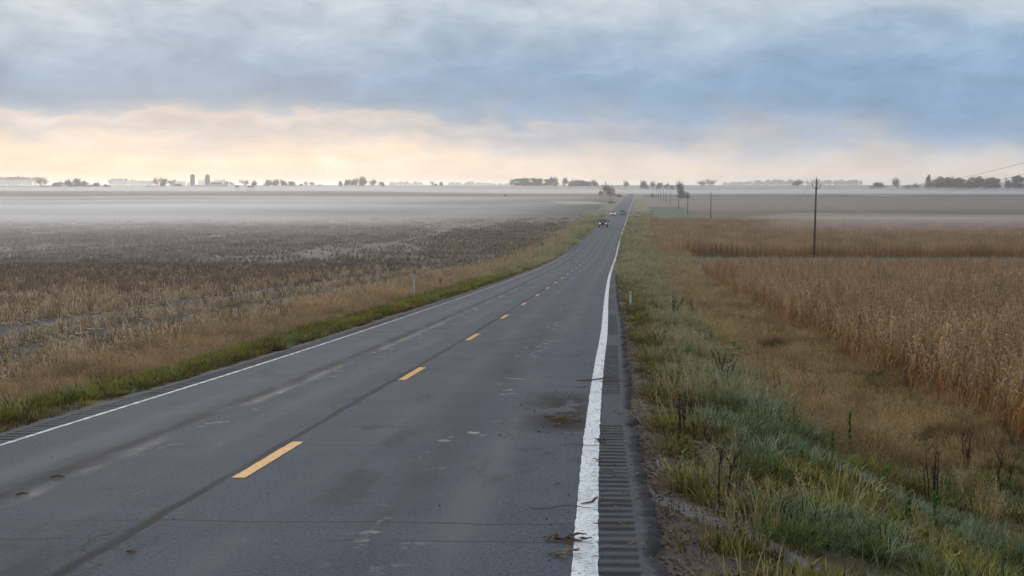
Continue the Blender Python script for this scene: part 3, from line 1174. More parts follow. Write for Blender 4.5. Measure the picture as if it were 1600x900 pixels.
P_STONE = [proto('stone', stone(400 + s), MAT_STONE, False) for s in range(3)]
t, y = spread(4.3, 4.95, 7, 60, lambda m: 260 if m < 22 else 90)
scatter('gravel', 'loose gravel along the right pavement edge', P_STONE, t, y, RNG.uniform(.006, .02, len(t)), .3)
MAT_HUSK = leaf_material('corn_husk', (.13, .09, .065), (.32, .24, .17), (.09, .06, .045), 2.0, .5, .1, .8, .45)


def husk(seed):
    random.seed(seed)
    mb = MB()
    l, w = random.uniform(.07, .2), random.uniform(.006, .014)
    b = random.uniform(-.05, .05)
    P = [(-l / 2 + l * i / 4, b * math.sin(i * .8), .012 + .02 * math.sin(i / 4 * 3.14) * random.random()) for i in range(5)]
    for i in range(4):
        p, q = P[i], P[i + 1]
        w0, w1 = w * (.35 + math.sin((i + .2) / 4.4 * 3.14)), w * (.35 + math.sin((i + 1.2) / 5.4 * 3.14))
        mb.face([(p[0], p[1] - w0, p[2]), (q[0], q[1] - w1, q[2]), (q[0], q[1] + w1, q[2] + .008), (p[0], p[1] + w0, p[2] + .008)], [(0, random.random())] * 4)
    return mb


P_HUSK = [proto('husk', husk(430 + s), MAT_HUSK) for s in range(5)]
t, y = spread(4.28, 5.2, 7, 45, lambda m: 30)
t2, y2 = spread(3.75, 4.25, 7, 40, lambda m: 5)
scatter('corn_litter', 'scraps of dry corn husk on the gravel edge', P_HUSK, np.concatenate([t]), np.concatenate([y]), RNG.uniform(.35, 1.0, len(t)), .2)
scatter('corn_litter', 'scraps of dry corn husk in the shoulder rumble strip', P_HUSK, t2, y2, RNG.uniform(.35, .9, len(t2)), .05, sink=-.004, zf=road_z)
MAT_CRUMB = plain('soil_crumb', (.035, .03, .028), .95, .3, 20)
P_CRUMB = [proto('crumb', stone(450 + s), MAT_CRUMB) for s in range(3)]
t, y = spread(3.2, 4.2, 8, 34, lambda m: 9)
t3, y3 = spread(2.4, 3.7, 19, 26, lambda m: 9)
t4, y4 = spread(-3.5, 3.3, 8, 30, lambda m: .35)
t, y = np.concatenate([t, t3, t4]), np.concatenate([y, y3, y4])
scatter('soil_crumbs', 'dark crumbs of soil scattered over the lane edge', P_CRUMB, t, y, RNG.uniform(.004, .013, len(t)) * np.where(RNG.random(len(t)) < .1, 1.7, 1), .3, sink=-.001, zf=road_z)


# ------------------------------------------------------------------ debris on the road, piece by piece
MAT_DEBRIS = leaf_material('wet_corn_leaf', (.07, .045, .03), (.15, .10, .065), (.05, .035, .025), 3., .5, .05, .7, .3)


def long_leaf(L, w, seed, curl=.05):
    random.seed(seed)
    mb = MB()
    n = 10
    ph = random.uniform(0, 6)
    P = []
    for i in range(n + 1):
        s = i / n
        P.append((L * (s - .5), .06 * L * math.sin(ph + s * 3.5), .008 + curl * max(0, math.sin(ph + s * 6)) * (.3 + s)))
    for i in range(n):
        w0, w1 = (w * math.sin((.08 + .9 * (i + q) / n) * 3.14) ** .6 for q in (0, 1))
        p, q = P[i], P[i + 1]
        mb.face([(p[0], p[1] - w0, p[2]), (q[0], q[1] - w1, q[2]), (q[0], q[1], q[2] + w1 * .5), (p[0], p[1], p[2] + w0 * .5)], [(0, i / n)] * 4)
        mb.face([(p[0], p[1], p[2] + w0 * .5), (q[0], q[1], q[2] + w1 * .5), (q[0], q[1] + w1, q[2] + .004), (p[0], p[1] + w0, p[2] + .004)], [(0, i / n)] * 4)
    return mb


def on_road(px, py):
    d = ray(px, py)
    ys_ = np.linspace(6, 90, 8000)
    g = road_z(d[0] * ys_ - xc(ys_), ys_) - (H_CAM + d[2] * ys_)
    y_ = ys_[np.argmax(g >= 0)]
    x_ = d[0] * y_
    return float(x_), float(y_), float(zr(y_) + .045 - .0135 * abs(x_ - float(xc(y_))))


for i, (px, py, L, w, a, nm, lb) in enumerate([
        (940, 596, .95, .045, -.06, 'corn_leaf', 'long dark corn leaf lying right across the white edge line'),
        (912, 607, .30, .02, .1, 'corn_leaf', 'short dark corn leaf just left of the white line, beside the long one'),
        (958, 590, .16, .035, .2, 'corn_leaf', 'reddish scrap of leaf lying in the rumble strip behind the long leaf'),
        (916, 698, .42, .013, .04, 'corn_stalk', 'thin straight stalk pointing at the white line beside a small clump'),
        (935, 692, .12, .035, .4, 'leaf_clump', 'small dark clump of leaves sitting on the white line'),
        (934, 722, .13, .02, .1, 'corn_leaf', 'small black leaf halfway across the white line'),
        (880, 797, .62, .012, -.10, 'corn_stalk', 'thin brown stalk whose tip reaches the white line'),
        (922, 787, .26, .02, .75, 'corn_leaf', 'curled brown leaf slanting across the white line'),
        (885, 847, .22, .045, .35, 'leaf_clump', 'dark torn leaf clump left of the white line near the bottom'),
        (880, 868, .14, .03, .9, 'leaf_clump', 'pale torn husk lying below the dark leaf clump'),
        (884, 657, .30, .06, .15, 'leaf_pile', 'flat pile of wet brown leaves on the mud patch'),
        (876, 664, .22, .04, .8, 'leaf_pile', 'smaller wet leaf pile on the near edge of the mud patch'),
        (960, 742, .36, .02, .03, 'corn_leaf', 'dark leaf lying in a groove of the rumble strip'),
        (962, 789, .34, .024, -.02, 'corn_leaf', 'brown leaf lying along a groove in the rumble strip'),
        (958, 822, .36, .02, .04, 'corn_leaf', 'black leaf lying along the lower grooves of the rumble strip'),
        (205, 866, .09, .03, .1, 'leaf_scrap', 'small black leaf scrap alone in the near left lane'),
        (90, 748, .16, .035, .1, 'leaf_scrap', 'dark leaf scrap on the seam of the left lane'),
        (35, 775, .13, .035, .3, 'leaf_scrap', 'dark leaf scrap at the left edge of the picture on the lane seam')]):
    x_, y_, z_ = on_road(px, py)
    mt = MAT_HUSK if 'pale' in lb else MAT_DEBRIS
    mb = long_leaf(L, w, 500 + i, .006 if 'scrap' in nm else .03)
    if 'pile' in nm or 'clump' in nm:
        o = thing(nm, lb, 'debris', (x_, y_, z_ + .008), 'corn debris on the road', a)
        for q in range(8):
            lo_ = obj('leaf', long_leaf(L * random.uniform(.5, 1), w * .6, 520 + i * 9 + q, .012).mesh('leaf', mt), o, (random.gauss(0, L * .45), random.gauss(0, L * .32), .003 * q))
            lo_.rotation_euler = (0, 0, random.uniform(-1.2, 1.2))
        continue
    o = obj(nm, mb.mesh(nm, mt), None, (x_, y_, z_ + .008))
    o.rotation_euler = (0, 0, a)
    tag(o, lb, 'debris', 'corn debris on the road')

# ------------------------------------------------------------------ single weeds on the right verge
MAT_STEM = leaf_material('dead_weed_stem', (.030, .022, .016), (.075, .055, .04), (.05, .035, .025), 2., .5, .0, .85, .2)
MAT_SEED = leaf_material('dead_seed_head', (.045, .03, .02), (.10, .07, .045), (.07, .05, .03), 3., .5, .1, .85, .3)
MAT_LEAF = leaf_material('green_weed_leaf', (.025, .075, .015), (.075, .19, .03), (.05, .13, .02), 3., .5, .3, .6, .3, .3)
MAT_PALE = leaf_material('pale_dry_stem', (.20, .18, .13), (.33, .30, .23), (.24, .21, .16), 2., .5, .0, .8, .2)
MAT_STEM2 = MAT_STEM


def dead_weed(seed, h, stems, spread_=.3, heads=True):
    random.seed(seed)
    st_, sd_ = MB(), MB()
    for s in range(stems):
        az = random.uniform(0, 6.28)
        b = h * spread_ * random.uniform(.2, 1)
        x0, y0 = random.gauss(0, .05), random.gauss(0, .05)
        hh = h * random.uniform(.65, 1)
        P = [(x0 + math.cos(az) * b * q ** 1.5 + random.gauss(0, .012), y0 + math.sin(az) * b * q ** 1.5 + random.gauss(0, .012), hh * q - .03) for q in (0, .3, .6, .85, 1)]
        st_.tube(P, [.011, .010, .008, .006, .003], 4, cap=False)
        for q in range(7):
            s0 = random.uniform(.3, .98)
            i = min(3, int(s0 * 4))
            p = Vector(P[i]).lerp(Vector(P[i + 1]), s0 * 4 - i)
            a2 = random.uniform(0, 6.28)
            l = h * random.uniform(.06, .20)
            e = p + Vector((math.cos(a2) * l * .6, math.sin(a2) * l * .6, l))
            st_.tube([p, e], [.005, .003], 3, cap=False)
            if heads:
                for _ in range(7):
                    c = p.lerp(e, random.uniform(.2, 1.1)) + Vector((random.gauss(0, .012), random.gauss(0, .012), random.gauss(0, .02)))
                    r_ = random.uniform(.008, .022)
                    d1 = Vector((random.gauss(0, 1), random.gauss(0, 1), random.gauss(0, 1))).normalized() * r_
                    d2 = Vector((random.gauss(0, 1), random.gauss(0, 1), random.gauss(0, 1))).normalized() * r_
                    sd_.face([c - d1, c + d2, c + d1])
    return st_, sd_


def leafy_weed(seed, h, n):
    random.seed(seed)
    st_, lf = MB(), MB()
    st_.tube([(0, 0, -.03), (random.gauss(0, .02), random.gauss(0, .02), h * .5), (random.gauss(0, .03), random.gauss(0, .03), h)], [.008, .006, .003], 4, cap=False)
    for i in range(n):
        s = i / n
        az = i * 2.4
        blade(lf, 0, 0, h * .16, az, h * (.36 - .20 * s), .034 * (1.15 - .5 * s), 3, az + 1.57, h * (.06 + .88 * s))
    return st_, lf


def pale_stems(seed, h, n, lean):
    random.seed(seed)
    st_, lf = MB(), MB()
    for s in range(n):
        x0, y0 = random.gauss(0, .06), random.gauss(0, .06)
        b = lean * h * random.uniform(.6, 1.2)
        hh = h * random.uniform(.6, 1)
        P = [(x0 + b * q, y0 + random.gauss(0, .01), hh * q - .03) for q in (0, .35, .7, 1)]
        st_.tube(P, [.004, .0035, .003, .0015], 4, cap=False)
        blade(lf, P[2][0], P[2][1], .12, random.uniform(0, 6.28), .16, .008, 3, None, P[2][2])
    return st_, lf


WEEDS = [
    (1133, 607, 62, 'dead', 7, .35, 'dead brown bush on the bank with green leaves sprouting from its top', 1),
    (1062, 682, 70, 'dead', 3, .12, 'dark upright dead stems at the gravel edge, tallest of three dead weeds there', 0),
    (1073, 656, 40, 'dead', 3, .15, 'short dark dead weed just behind the tallest stems at the gravel edge', 0),
    (1110, 697, 38, 'dead', 2, .15, 'small dark dead weed in green grass, below the dead bush', 0),
    (1131, 806, 118, 'dead', 2, .16, 'tall forked dark stem in frosted grass, lowest dead weed beside the road', 0),
    (1030, 540, 32, 'dead', 3, .2, 'small dark weed near the road shoulder, nearest the white marker post', 0),
    (1052, 497, 36, 'dead', 6, .45, 'broad clump of brown dead weeds at the head of the ditch, left one', 0),
    (1082, 502, 34, 'dead', 6, .45, 'broad clump of brown dead weeds at the head of the ditch, right one', 0),
    (1216, 626, 48, 'dead', 2, .12, 'thin dead stem in tan grass beside the weathered stake', 0),
    (1272, 642, 42, 'dead', 5, .25, 'dark knotted dead weed in the tan grass, right of the weathered stake', 0),
    (1304, 646, 20, 'dead', 3, .4, 'low black dead weed in the tan grass near the ditch bottom', 0),
    (1453, 788, 82, 'dead', 5, .10, 'dark leaning bundle of dead stems in the right hand grass', 0),
    (1510, 738, 62, 'dead', 4, .15, 'dead weed below the corn edge, left of two tall ones', 0),
    (1560, 772, 78, 'dead', 4, .18, 'dead brown weed near the right border of the picture', 0),
    (1368, 690, 20, 'dead', 3, .35, 'small black dead weed where grass meets tan ditch', 0),
    (1327, 716, 52, 'green', 26, 0, 'tallest deep green leafy weed, upright like a small spire', 0),
    (1300, 726, 38, 'green', 20, 0, 'leafy green weed leaning beside the tallest green spire', 0),
    (1385, 768, 28, 'green', 18, 0, 'small leafy green weed left of the dark leaning stems', 0),
    (1420, 832, 44, 'green', 20, 0, 'leafy green weed below the dark leaning stems, left of a pair', 0),
    (1460, 824, 40, 'green', 20, 0, 'leafy green weed below the dark leaning stems, right of a pair', 0),
    (1437, 905, 112, 'pale', 4, -.5, 'pale dry stems slanting to the left at the lower right', 0),
    (1462, 896, 72, 'pale', 2, -.06, 'two pale upright stems right of the slanting ones', 0),
    (1520, 908, 66, 'pale', 3, -.18, 'thin pale stems near the bottom border, right of the two upright ones', 0),
    (1556, 905, 60, 'pale', 3, .02, 'pale upright stems nearest the lower right corner', 0),
    (1215, 826, 78, 'pale', 4, .22, 'pale grass stems arching to the right over the frosted grass', 0),
    (788, 415, 11, 'dead', 5, .4, 'dark dead weed clump in russet grass left of the road, far down the hill', 0),
    (690, 452, 18, 'dead', 6, .4, 'dark dead weed clump behind the left white marker post', 0),
    (1086, 420, 14, 'dead', 5, .5, 'dark low weeds at the near corner of the farm lane', 0)]
for i, (px, py, hp, ty, n, sp, lb, extra) in enumerate(WEEDS):
    x_, y_, z_ = place(px, py, 9, 260)
    h = hp * y_ / F_PX * (1.45 if ty == 'green' else 1.1)
    if ty == 'dead':
        a, b = dead_weed(600 + i, h, n, sp)
        nm, pn, ms, ml = 'dead_weed', 'seed_heads', MAT_STEM, MAT_SEED
    elif ty == 'green':
        a, b = leafy_weed(600 + i, h, n)
        nm, pn, ms, ml = 'green_weed', 'leaves', MAT_LEAF, MAT_LEAF
    else:
        a, b = pale_stems(600 + i, h, n, sp)
        nm, pn, ms, ml = 'dry_grass_stems', 'leaves', MAT_PALE, MAT_PALE
    o = thing(nm, lb, 'weed', (x_, y_, z_), 'single weeds standing in the verges')
    obj('stems', a.mesh('stems', ms), o)['kind'] = 'stuff'
    if b.f:
        obj(pn, b.mesh(pn, ml), o)['kind'] = 'stuff'
    if extra:
        random.seed(77)
        lf = MB()
        for q in range(46):
            aa, rr, zz = random.uniform(0, 6.28), random.uniform(.0, .30), h * random.uniform(.72, 1.1)
            blade(lf, .16 + rr * math.cos(aa), rr * .5 * math.sin(aa), .07, aa, .15, .045, 3, None, zz)
        obj('green_shoots', lf.mesh('green_shoots', MAT_LEAF), o)['kind'] = 'stuff'

# broken pale stalks leaning out of the corn
for px0, py0, px1, py1, lb in ((1475, 590, 1433, 527, 'long bare pale corn stalk leaning left out of the standing corn'),
                               (1351, 566, 1340, 549, 'short pale broken corn stalk at the corn edge above green grass'),
                               (1546, 668, 1533, 642, 'pale broken stalk at the foot of the corn near the right border'),
                               (1590, 694, 1576, 668, 'pale bent stalk at the foot of the corn at the right border'),
                               (1365, 567, 1361, 553, 'short pinkish broken stalk at the corn edge')):
    x_, y_, z_ = place(px0, py0, 30, 160)
    if 'long' in lb:
        y_ = y_ * .90
        x_ = ray(px0, py0)[0] * y_
        z_ = H_CAM + ray(px0, py0)[2] * y_
        gz = float(ground_xy(x_, y_))
    else:
        y_ -= .6
        x_ = ray(px0, py0)[0] * y_
        z_ = float(ground_xy(x_, y_)) + .02
        gz = z_
    d1 = ray(px1, py1)
    e = Vector((d1[0] * y_ - x_, 0, H_CAM + d1[2] * y_ - z_))
    mb = MB()
    mb.tube([(e.x * -.6 * (z_ - gz) / max(e.z, .1), 0, gz - z_), (0, 0, 0), e * .5 + Vector((.03, 0, .02)), e], [.014, .013, .010, .004], 5)
    o = obj('broken_stalk', mb.mesh('broken_stalk', MAT_PALE), None, (x_, y_, z_))
    tag(o, lb, 'corn stalk', 'broken pale stalks at the corn edge')

# ------------------------------------------------------------------ posts and poles
MAT_POST = plain('weathered_white_post', (.50, .56, .58), .6, .15, 6)
MAT_STEEL = plain('grey_steel', (.20, .21, .22), .5, .2, 6, .4, .3)
MAT_WOOD = plain('weathered_pole_wood', (.085, .072, .060), .9, .35, 5, .2, 0, .3)
MAT_PORC = plain('insulator_porcelain', (.06, .055, .055), .35, .2, 6, .5)
MAT_WIRE = plain('power_wire', (.06, .06, .065), .6, .1, 4)
MAT_REFL = plain('amber_reflector', (.45, .30, .12), .35, .2, 9, .6)
MAT_RUST = plain('rust_plate', (.16, .075, .05), .8, .3, 5)


def post(px, py, hp, w, lb, mat, plate=None):
    x_, y_, z_ = place(px, py, 20, 400)
    h = hp * y_ / F_PX
    o = thing('marker_post', lb, 'marker post', (x_, y_, z_), 'roadside marker posts')
    mb = MB()
    prof = [(-w / 2, -.012), (-w * .2, .012), (w * .2, .012), (w / 2, -.012), (w * .2, -.022), (-w * .2, -.022)]
    b = len(mb.v)
    for zz in (-.2, h * .97, h):
        k3 = 1 if zz < h else .8
        mb.v += [(x * k3, y3, zz) for x, y3 in prof]
    for lv in range(2):
        for j in range(6):
            k4 = (j + 1) % 6
            mb.f.append((b + lv * 6 + j, b + lv * 6 + k4, b + lv * 6 + 6 + k4, b + lv * 6 + 6 + j))
            mb.uv.append([(0, 0)] * 4)
            mb.mi.append(0)
    mb.f.append(tuple(b + 12 + j for j in range(6)))
    mb.uv.append([(0, 0)] * 6)
    mb.mi.append(0)
    obj('post', mb.mesh('post', mat), o)
    if plate:
        p = MB()
        p.box((0, -.034, h - plate[1] / 2 - .03), (plate[0], .012, plate[1]))
        obj('reflector', p.mesh('reflector', plate[2]), o)
    return o


post(985, 480, 24.5, .10, 'short white marker post in the grass close to the right shoulder', MAT_POST, (.07, .11, MAT_REFL))
post(647, 466, 34, .10, 'thin pale marker post in the grass left of the road', MAT_POST, (.07, .11, MAT_REFL))
post(847, 403.5, 24.5, .085, 'tall thin grey post with a rusty plate, far down the left verge', MAT_STEEL, (.26, .40, MAT_RUST))
post(986.5, 374, 7, .12, 'tiny dark post on the right verge beyond the farm lane', MAT_STEEL, (.07, .11, MAT_REFL))
x_, y_, z_ = place(1210.5, 636, 20, 200)
mb = MB()
mb.tube([(0, 0, -.2), (.005, 0, .3), (0, 0, 27 * y_ / F_PX)], [.045, .043, .038], 6)
tag(obj('wooden_stake', mb.mesh('wooden_stake', plain('weathered_grey_wood', (.24, .23, .21), .9, .25, 9)), None, (x_, y_, z_)), 'short weathered grey stake in tan grass in the ditch', 'stake')


def pole(x, y_, h, lb, arms=True, lean=0.0):
    z = float(ground_xy(x, y_))
    o = thing('utility_pole', lb, 'utility pole', (x, y_, z), 'utility poles along the right field')
    mb = MB()
    mb.tube([(-lean, 0, -.4), (-lean * .5, 0, h * .5), (0, 0, h)], [.17, .145, .105], 10)
    obj('pole', mb.mesh('pole', MAT_WOOD, True), o)
    if arms:
        a = MB()
        for s_ in (-1, 1):
            a.tube([(0, -.10, h - 1.45), (s_ * .35, -.12, h - 1.35), (s_ * .62, -.12, h - 1.02)], [.05, .045, .04], 5)
        a.tube([(-.36, -.12, h - 1.36), (.36, -.12, h - 1.36)], .03, 4)
        obj('crossarm', a.mesh('crossarm', MAT_WOOD), o)
        for dx_ in (-.62, .62):
            i_ = MB()
            i_.lathe([(.012, 0), (.035, .02), (.05, .16), (.07, .22), (.07, .27), (.045, .3), (.05, .36), (.0, .40)], 8, (dx_, -.12, h - 1.03))
            obj('insulator', i_.mesh('insulator', MAT_PORC, True), o)
    i_ = MB()
    i_.lathe([(.015, 0), (.03, .06), (.075, .12), (.075, .18), (.05, .2), (.06, .28), (.0, .32)], 8, (0, 0, h - .02))
    obj('insulator', i_.mesh('insulator', MAT_PORC, True), o)
    if arms:
        t_ = MB()
        t_.lathe([(.0, 0), (.14, .02), (.15, .1), (.15, .5), (.13, .58), (.0, .6)], 10, (0, -.27, h - .95))
        obj('fuse_can', t_.mesh('fuse_can', MAT_STEEL, True), o)
    return (x, y_, z + h)


POLES = []


def pole_at(px, y_, top_row, lb, arms=True, lean=0.0):
    x = (px - 800) / F_PX * y_
    z = float(ground_xy(x, y_))
    h = (H_CAM + ray(px, top_row)[2] * y_) - z
    POLES.append(pole(x, y_, h, lb, arms, lean))


p0 = pole(float(xc(84)) + 33.5, 84, 10.8, 'wooden utility pole outside the right border that carries the nearest wires')
pole_at(1274.5, 222, 280, 'tallest and nearest wooden utility pole in view, with insulators on both sides', True, .22)
pole_at(1110.5, 513, 301, 'second wooden utility pole, standing alone in the brown field', False, .1)
pole_at(1074.2, 615, 300.5, 'third utility pole, just right of the big bare tree', False)
pole_at(1060, 755, 303, 'fourth utility pole, below the big bare tree', False)
pole_at(1046.5, 905, 297, 'fifth utility pole, first one left of the big bare tree', False)
pole_at(1040.5, 1000, 296.5, 'sixth utility pole, second one left of the big bare tree', False)
for px, y_, lb in ((1036, 1090, 'seventh utility pole, third one left of the big bare tree'), (1032, 1190, 'eighth utility pole, fourth one left of the big bare tree'),
                   (1028.5, 1290, 'ninth utility pole, fifth one left of the big bare tree'), (1025.3, 1420, 'farthest utility pole, leftmost of the row, by the road')):
    pole_at(px, y_, 294.5, lb, False)


def wire(a, b, sag, r_, lb):
    a, b = Vector(a), Vector(b)
    mb = MB()
    P = [a.lerp(b, s / 24) - Vector((0, 0, sag * 4 * (s / 24) * (1 - s / 24))) for s in range(25)]
    mb.tube([p - a for p in P], r_, 4)
    tag(obj('power_wire', mb.mesh('power_wire', MAT_WIRE), None, a), lb, 'wire', 'power wires between the poles')


chain = [p0] + POLES[:3]
NM = ['from the right border to the nearest pole', 'from the nearest pole to the second pole', 'from the second pole to the third pole']
for i in range(3):
    a, b = chain[i], chain[i + 1]
    L = math.dist(a, b)
    for off, dz_, w_ in ((0, .28, 'topmost thin wire '), (-.62, -.70, 'left lower thin wire '), (.62, -.70, 'right lower thin wire ')):
        wire((a[0] + off, a[1], a[2] + dz_), (b[0] + (off if i == 0 else off * .05), b[1], b[2] + (dz_ if i == 0 else dz_ * .25)), L * L * 1.2e-4, .012, w_ + NM[i])
a, b = chain[0], chain[1]
wire((a[0], a[1] - .2, a[2] - 4.2), (b[0], b[1] - .2, b[2] - 2.6), 1.9, .014, 'low sagging cable from the right border to the nearest pole')

# ------------------------------------------------------------------ trees
MAT_BARK = plain('bare_tree_bark', (.055, .048, .045), .9, .25, 4)
MAT_TWIG = plain('bare_twig', (.075, .062, .055), .9, .3, .8)
MAT_DENSE = plain('dark_foliage', (.040, .055, .040), .9, .45, .6)
MAT_THICK = plain('dense_twig_mass', (.038, .042, .042), .9, .4, .6)
MAT_RED = plain('reddish_twig', (.10, .062, .05), .9, .3, .8)


def rnd_dir(d, ang):
    q = Vector((random.gauss(0, 1), random.gauss(0, 1), random.gauss(0, 1)))
    q = (q - d * q.dot(d)).normalized()
    return (d * math.cos(ang) + q * math.sin(ang)).normalized()


def bare_tree(seed, trunk_h=.22, limbs=7, kids=(6, 6, 5), spread_=.85, up=.22, tw=.0045):
    """unit height tree; trunk with limbs, and a crown of fine twigs"""
    random.seed(seed)
    tr, cr = MB(), MB()

    def grow_(p, d, L, rad, lvl):
        n = 3
        P = [p]
        for i in range(n):
            d = (rnd_dir(d, random.uniform(0, .22)) + Vector((0, 0, up * .12))).normalized()
            P.append(P[-1] + d * L / n)
        if lvl <= 2:
            tr.tube(P, [rad, rad * .85, rad * .7, rad * .5], 5 if lvl < 2 else 3, cap=False)
        else:
            a = d.cross(Vector((random.gauss(0, 1), random.gauss(0, 1), .3))).normalized() * max(rad, tw)
            cr.face([P[0] - a, P[0] + a, P[2] + a * .6, P[2] - a * .6])
            cr.face([P[2] - a * .6, P[2] + a * .6, P[3]])
        if lvl > 3:
            return
        nk = limbs if lvl == 0 else kids[lvl - 1]
        for j in range(nk):
            s = random.uniform(.3, 1) if lvl else random.uniform(.5, 1)
            i = min(n - 1, int(s * n))
            q = P[i].lerp(P[i + 1], s * n - i)
            dd = rnd_dir(d, random.uniform(.3, spread_ if lvl else 1.35))
            dd = (dd + Vector((0, 0, up * (.5 if lvl else .15)))).normalized()
            grow_(q, dd, L * random.uniform(.55, .85) if lvl else random.uniform(.28, .46), rad * .5, lvl + 1)
    grow_(Vector((0, 0, -.02)), Vector((0, 0, 1)), trunk_h, .030, 0)
    return fit(tr, cr)


def fit(tr, cr):
    allv = np.array(tr.v + cr.v)
    zt = np.quantile(allv[:, 2], .998)
    w = np.quantile(np.abs(allv[:, :2]).max(1), .97) * 2
    for m_ in (tr, cr):
        m_.v = [(x / w, y2 / w, z / zt) for x, y2, z in m_.v]
    return tr, cr


def dense_tree(seed, lobes=7, n=2400, q=.045, taper=False, base=.12):
    """unit tree with a full crown of small leafy clumps round a branching trunk"""
    random.seed(seed)
    tr, cr = MB(), MB()
    tr.tube([(0, 0, -.02), (.01, 0, .3), (0, .01, .75)], [.03, .022, .008], 5)
    L = []
    for i in range(lobes):
        a = random.uniform(0, 6.28)
        if taper:
            z = base + (.9 - base) * (i + .5) / lobes
            rr = .42 * (1 - z) + .06
            L.append((math.cos(a) * rr * .25, math.sin(a) * rr * .25, z, rr, .16))
        else:
            z = random.uniform(base + .2, .80)
            rr = random.uniform(.20, .32)
            k5 = .30 * math.sqrt(random.random()) * (1.25 - z * .6)
            L.append((math.cos(a) * k5, math.sin(a) * k5, z, rr, random.uniform(.14, .22)))
    if not taper:
        for i in range(4):
            a = random.uniform(0, 6.28)
            L.append((math.cos(a) * .27, math.sin(a) * .27, base + .16, .22, .17))
    for lx, ly, lz, lr, lh in L:
        tr.tube([(0, 0, lz * .45), (lx * .7, ly * .7, lz)], [.012, .005], 3, cap=False)
    for i in range(n):
        lx, ly, lz, lr, lh = random.choice(L)
        d = Vector((random.gauss(0, 1), random.gauss(0, 1), random.gauss(0, 1))).normalized() * random.uniform(.35, 1.08)
        c = Vector((lx + d.x * lr, ly + d.y * lr, lz + d.z * lh))
        a = Vector((random.gauss(0, 1), random.gauss(0, 1), random.gauss(0, 1))).normalized() * q * random.uniform(.5, 1.2)
        b = Vector((random.gauss(0, 1), random.gauss(0, 1), random.gauss(0, 1))).normalized() * q * random.uniform(.5, 1.2)
        cr.face([c - a, c + b, c + a * .8, c - b * .7])
    return fit(tr, cr)


TREES = {}
for nm, prs in {
        'bare': [bare_tree(1, .13), bare_tree(2, .10, 8), bare_tree(3, .16, 7), bare_tree(4, .11, 6, (7, 6, 5), .95)],
        'full': [bare_tree(11, .12, 10, (8, 6, 5), .95, .25, .008), bare_tree(12, .10, 11, (8, 6, 5), 1.05, .2, .008), bare_tree(13, .14, 10, (8, 6, 5), .9, .3, .008)],
        'big': [bare_tree(35, .26, 5, (7, 6, 5), .80, .30, .0055)],
        'dense': [dense_tree(21), dense_tree(22, 9), dense_tree(23, 6), dense_tree(24, 8)],
        'bush': [dense_tree(25, 6, 900, .06, False, .02), dense_tree(26, 8, 900, .06, False, .0)],
        'cone': [dense_tree(27, 9, 1200, .045, True, .05), dense_tree(28, 10, 1200, .045, True, .08)]}.items():
    mt = {'bare': MAT_TWIG, 'full': MAT_THICK, 'big': MAT_TWIG, 'dense': MAT_THICK, 'bush': MAT_DENSE, 'cone': MAT_DENSE}[nm]
    TREES[nm] = [(a.mesh('trunk', MAT_BARK), b.mesh('crown', mt)) for a, b in prs]
red_crown = TREES['bare'][1][1].copy()
red_crown.materials[0] = MAT_RED
CNT = {}


def tree(px, top, base, w, ty, label, group, ymin=2150, y=None):
    if y is None:
        x_, y_, z_ = place(px, base, ymin, 4800)
    else:
        y_ = y
        x_ = (px - 800) / F_PX * y_
        z_ = float(ground_xy(x_, y_))
    h = max(1.0, H_CAM + ray(px, top)[2] * y_ - z_)
    wm = w * y_ / F_PX
    i = CNT.get(ty, 0)
    CNT[ty] = i + 1
    a, b = TREES[ty][i % len(TREES[ty])]
    nm = {'bare': 'bare_tree', 'full': 'bare_tree', 'big': 'bare_tree', 'dense': 'bushy_tree', 'bush': 'bush', 'cone': 'conifer'}[ty]
    o = thing(nm, label, 'bush' if ty == 'bush' else 'tree', (x_, y_, z_ - .1), group, random.uniform(0, 6.28) if ty != 'big' else 0, (wm, wm, h))
    obj('trunk', a, o)
    obj('crown', red_crown if 'reddish' in label else b, o)['kind'] = 'stuff'


random.seed(99)
G1 = 'trees of the leftmost farmstead'
tree(64, 274.5, 292, 26, 'bare', 'bare tree with twin trunks beside a low dark shed at the far left', G1)
tree(88, 285, 292.5, 15, 'dense', 'low rounded tree just right of the low dark shed', G1)
tree(97, 281, 291, 14, 'bare', 'pale thin bare tree behind the low rounded tree', G1)
tree(107, 279, 292.5, 15, 'full', 'leftmost of the three crowded trees in the far left clump', G1)
tree(119, 277.5, 292.5, 19, 'full', 'tallest middle tree of the three crowded trees in the far left clump', G1)
tree(131, 281.5, 292.5, 15, 'full', 'rightmost of the three crowded trees in the far left clump', G1)
tree(152, 284, 292.5, 15, 'full', 'small dark tree right of the dark house at the far left', G1)
tree(164, 287, 293, 7, 'full', 'tiny tree, second from the right end of the far left farmstead', G1)
tree(170, 288.5, 293, 7, 'dense', 'tiny tree at the right end of the far left farmstead', G1)
G2 = 'trees left of the silos'
tree(246, 274.5, 292, 14, 'bare', 'bare tree, leftmost of the group left of the twin silos', G2)
tree(257, 277.5, 292, 17, 'full', 'middle thicker tree of the group left of the twin silos', G2)
tree(271, 279, 291.5, 14, 'bare', 'bare tree, rightmost of the group left of the twin silos', G2)
tree(275, 287, 292, 20, 'bush', 'low hedge bush under the trees left of the twin silos', G2)
tree(231, 290, 293, 14, 'bush', 'faint low bush at the left end of the group near the silos', G2)
G3 = 'trees right of the barns'
tree(354, 281.5, 291, 9, 'bare', 'small bare tree touching the right end of the upper barn', G3)
tree(362, 282, 291, 9, 'bare', 'pale small bare tree, second right of the upper barn', G3)
tree(382, 279, 292, 14, 'bare', 'taller bare tree between the two dark round bushes', G3)
tree(397, 281, 293, 11, 'full', 'bare tree above the wider dark round bush', G3)
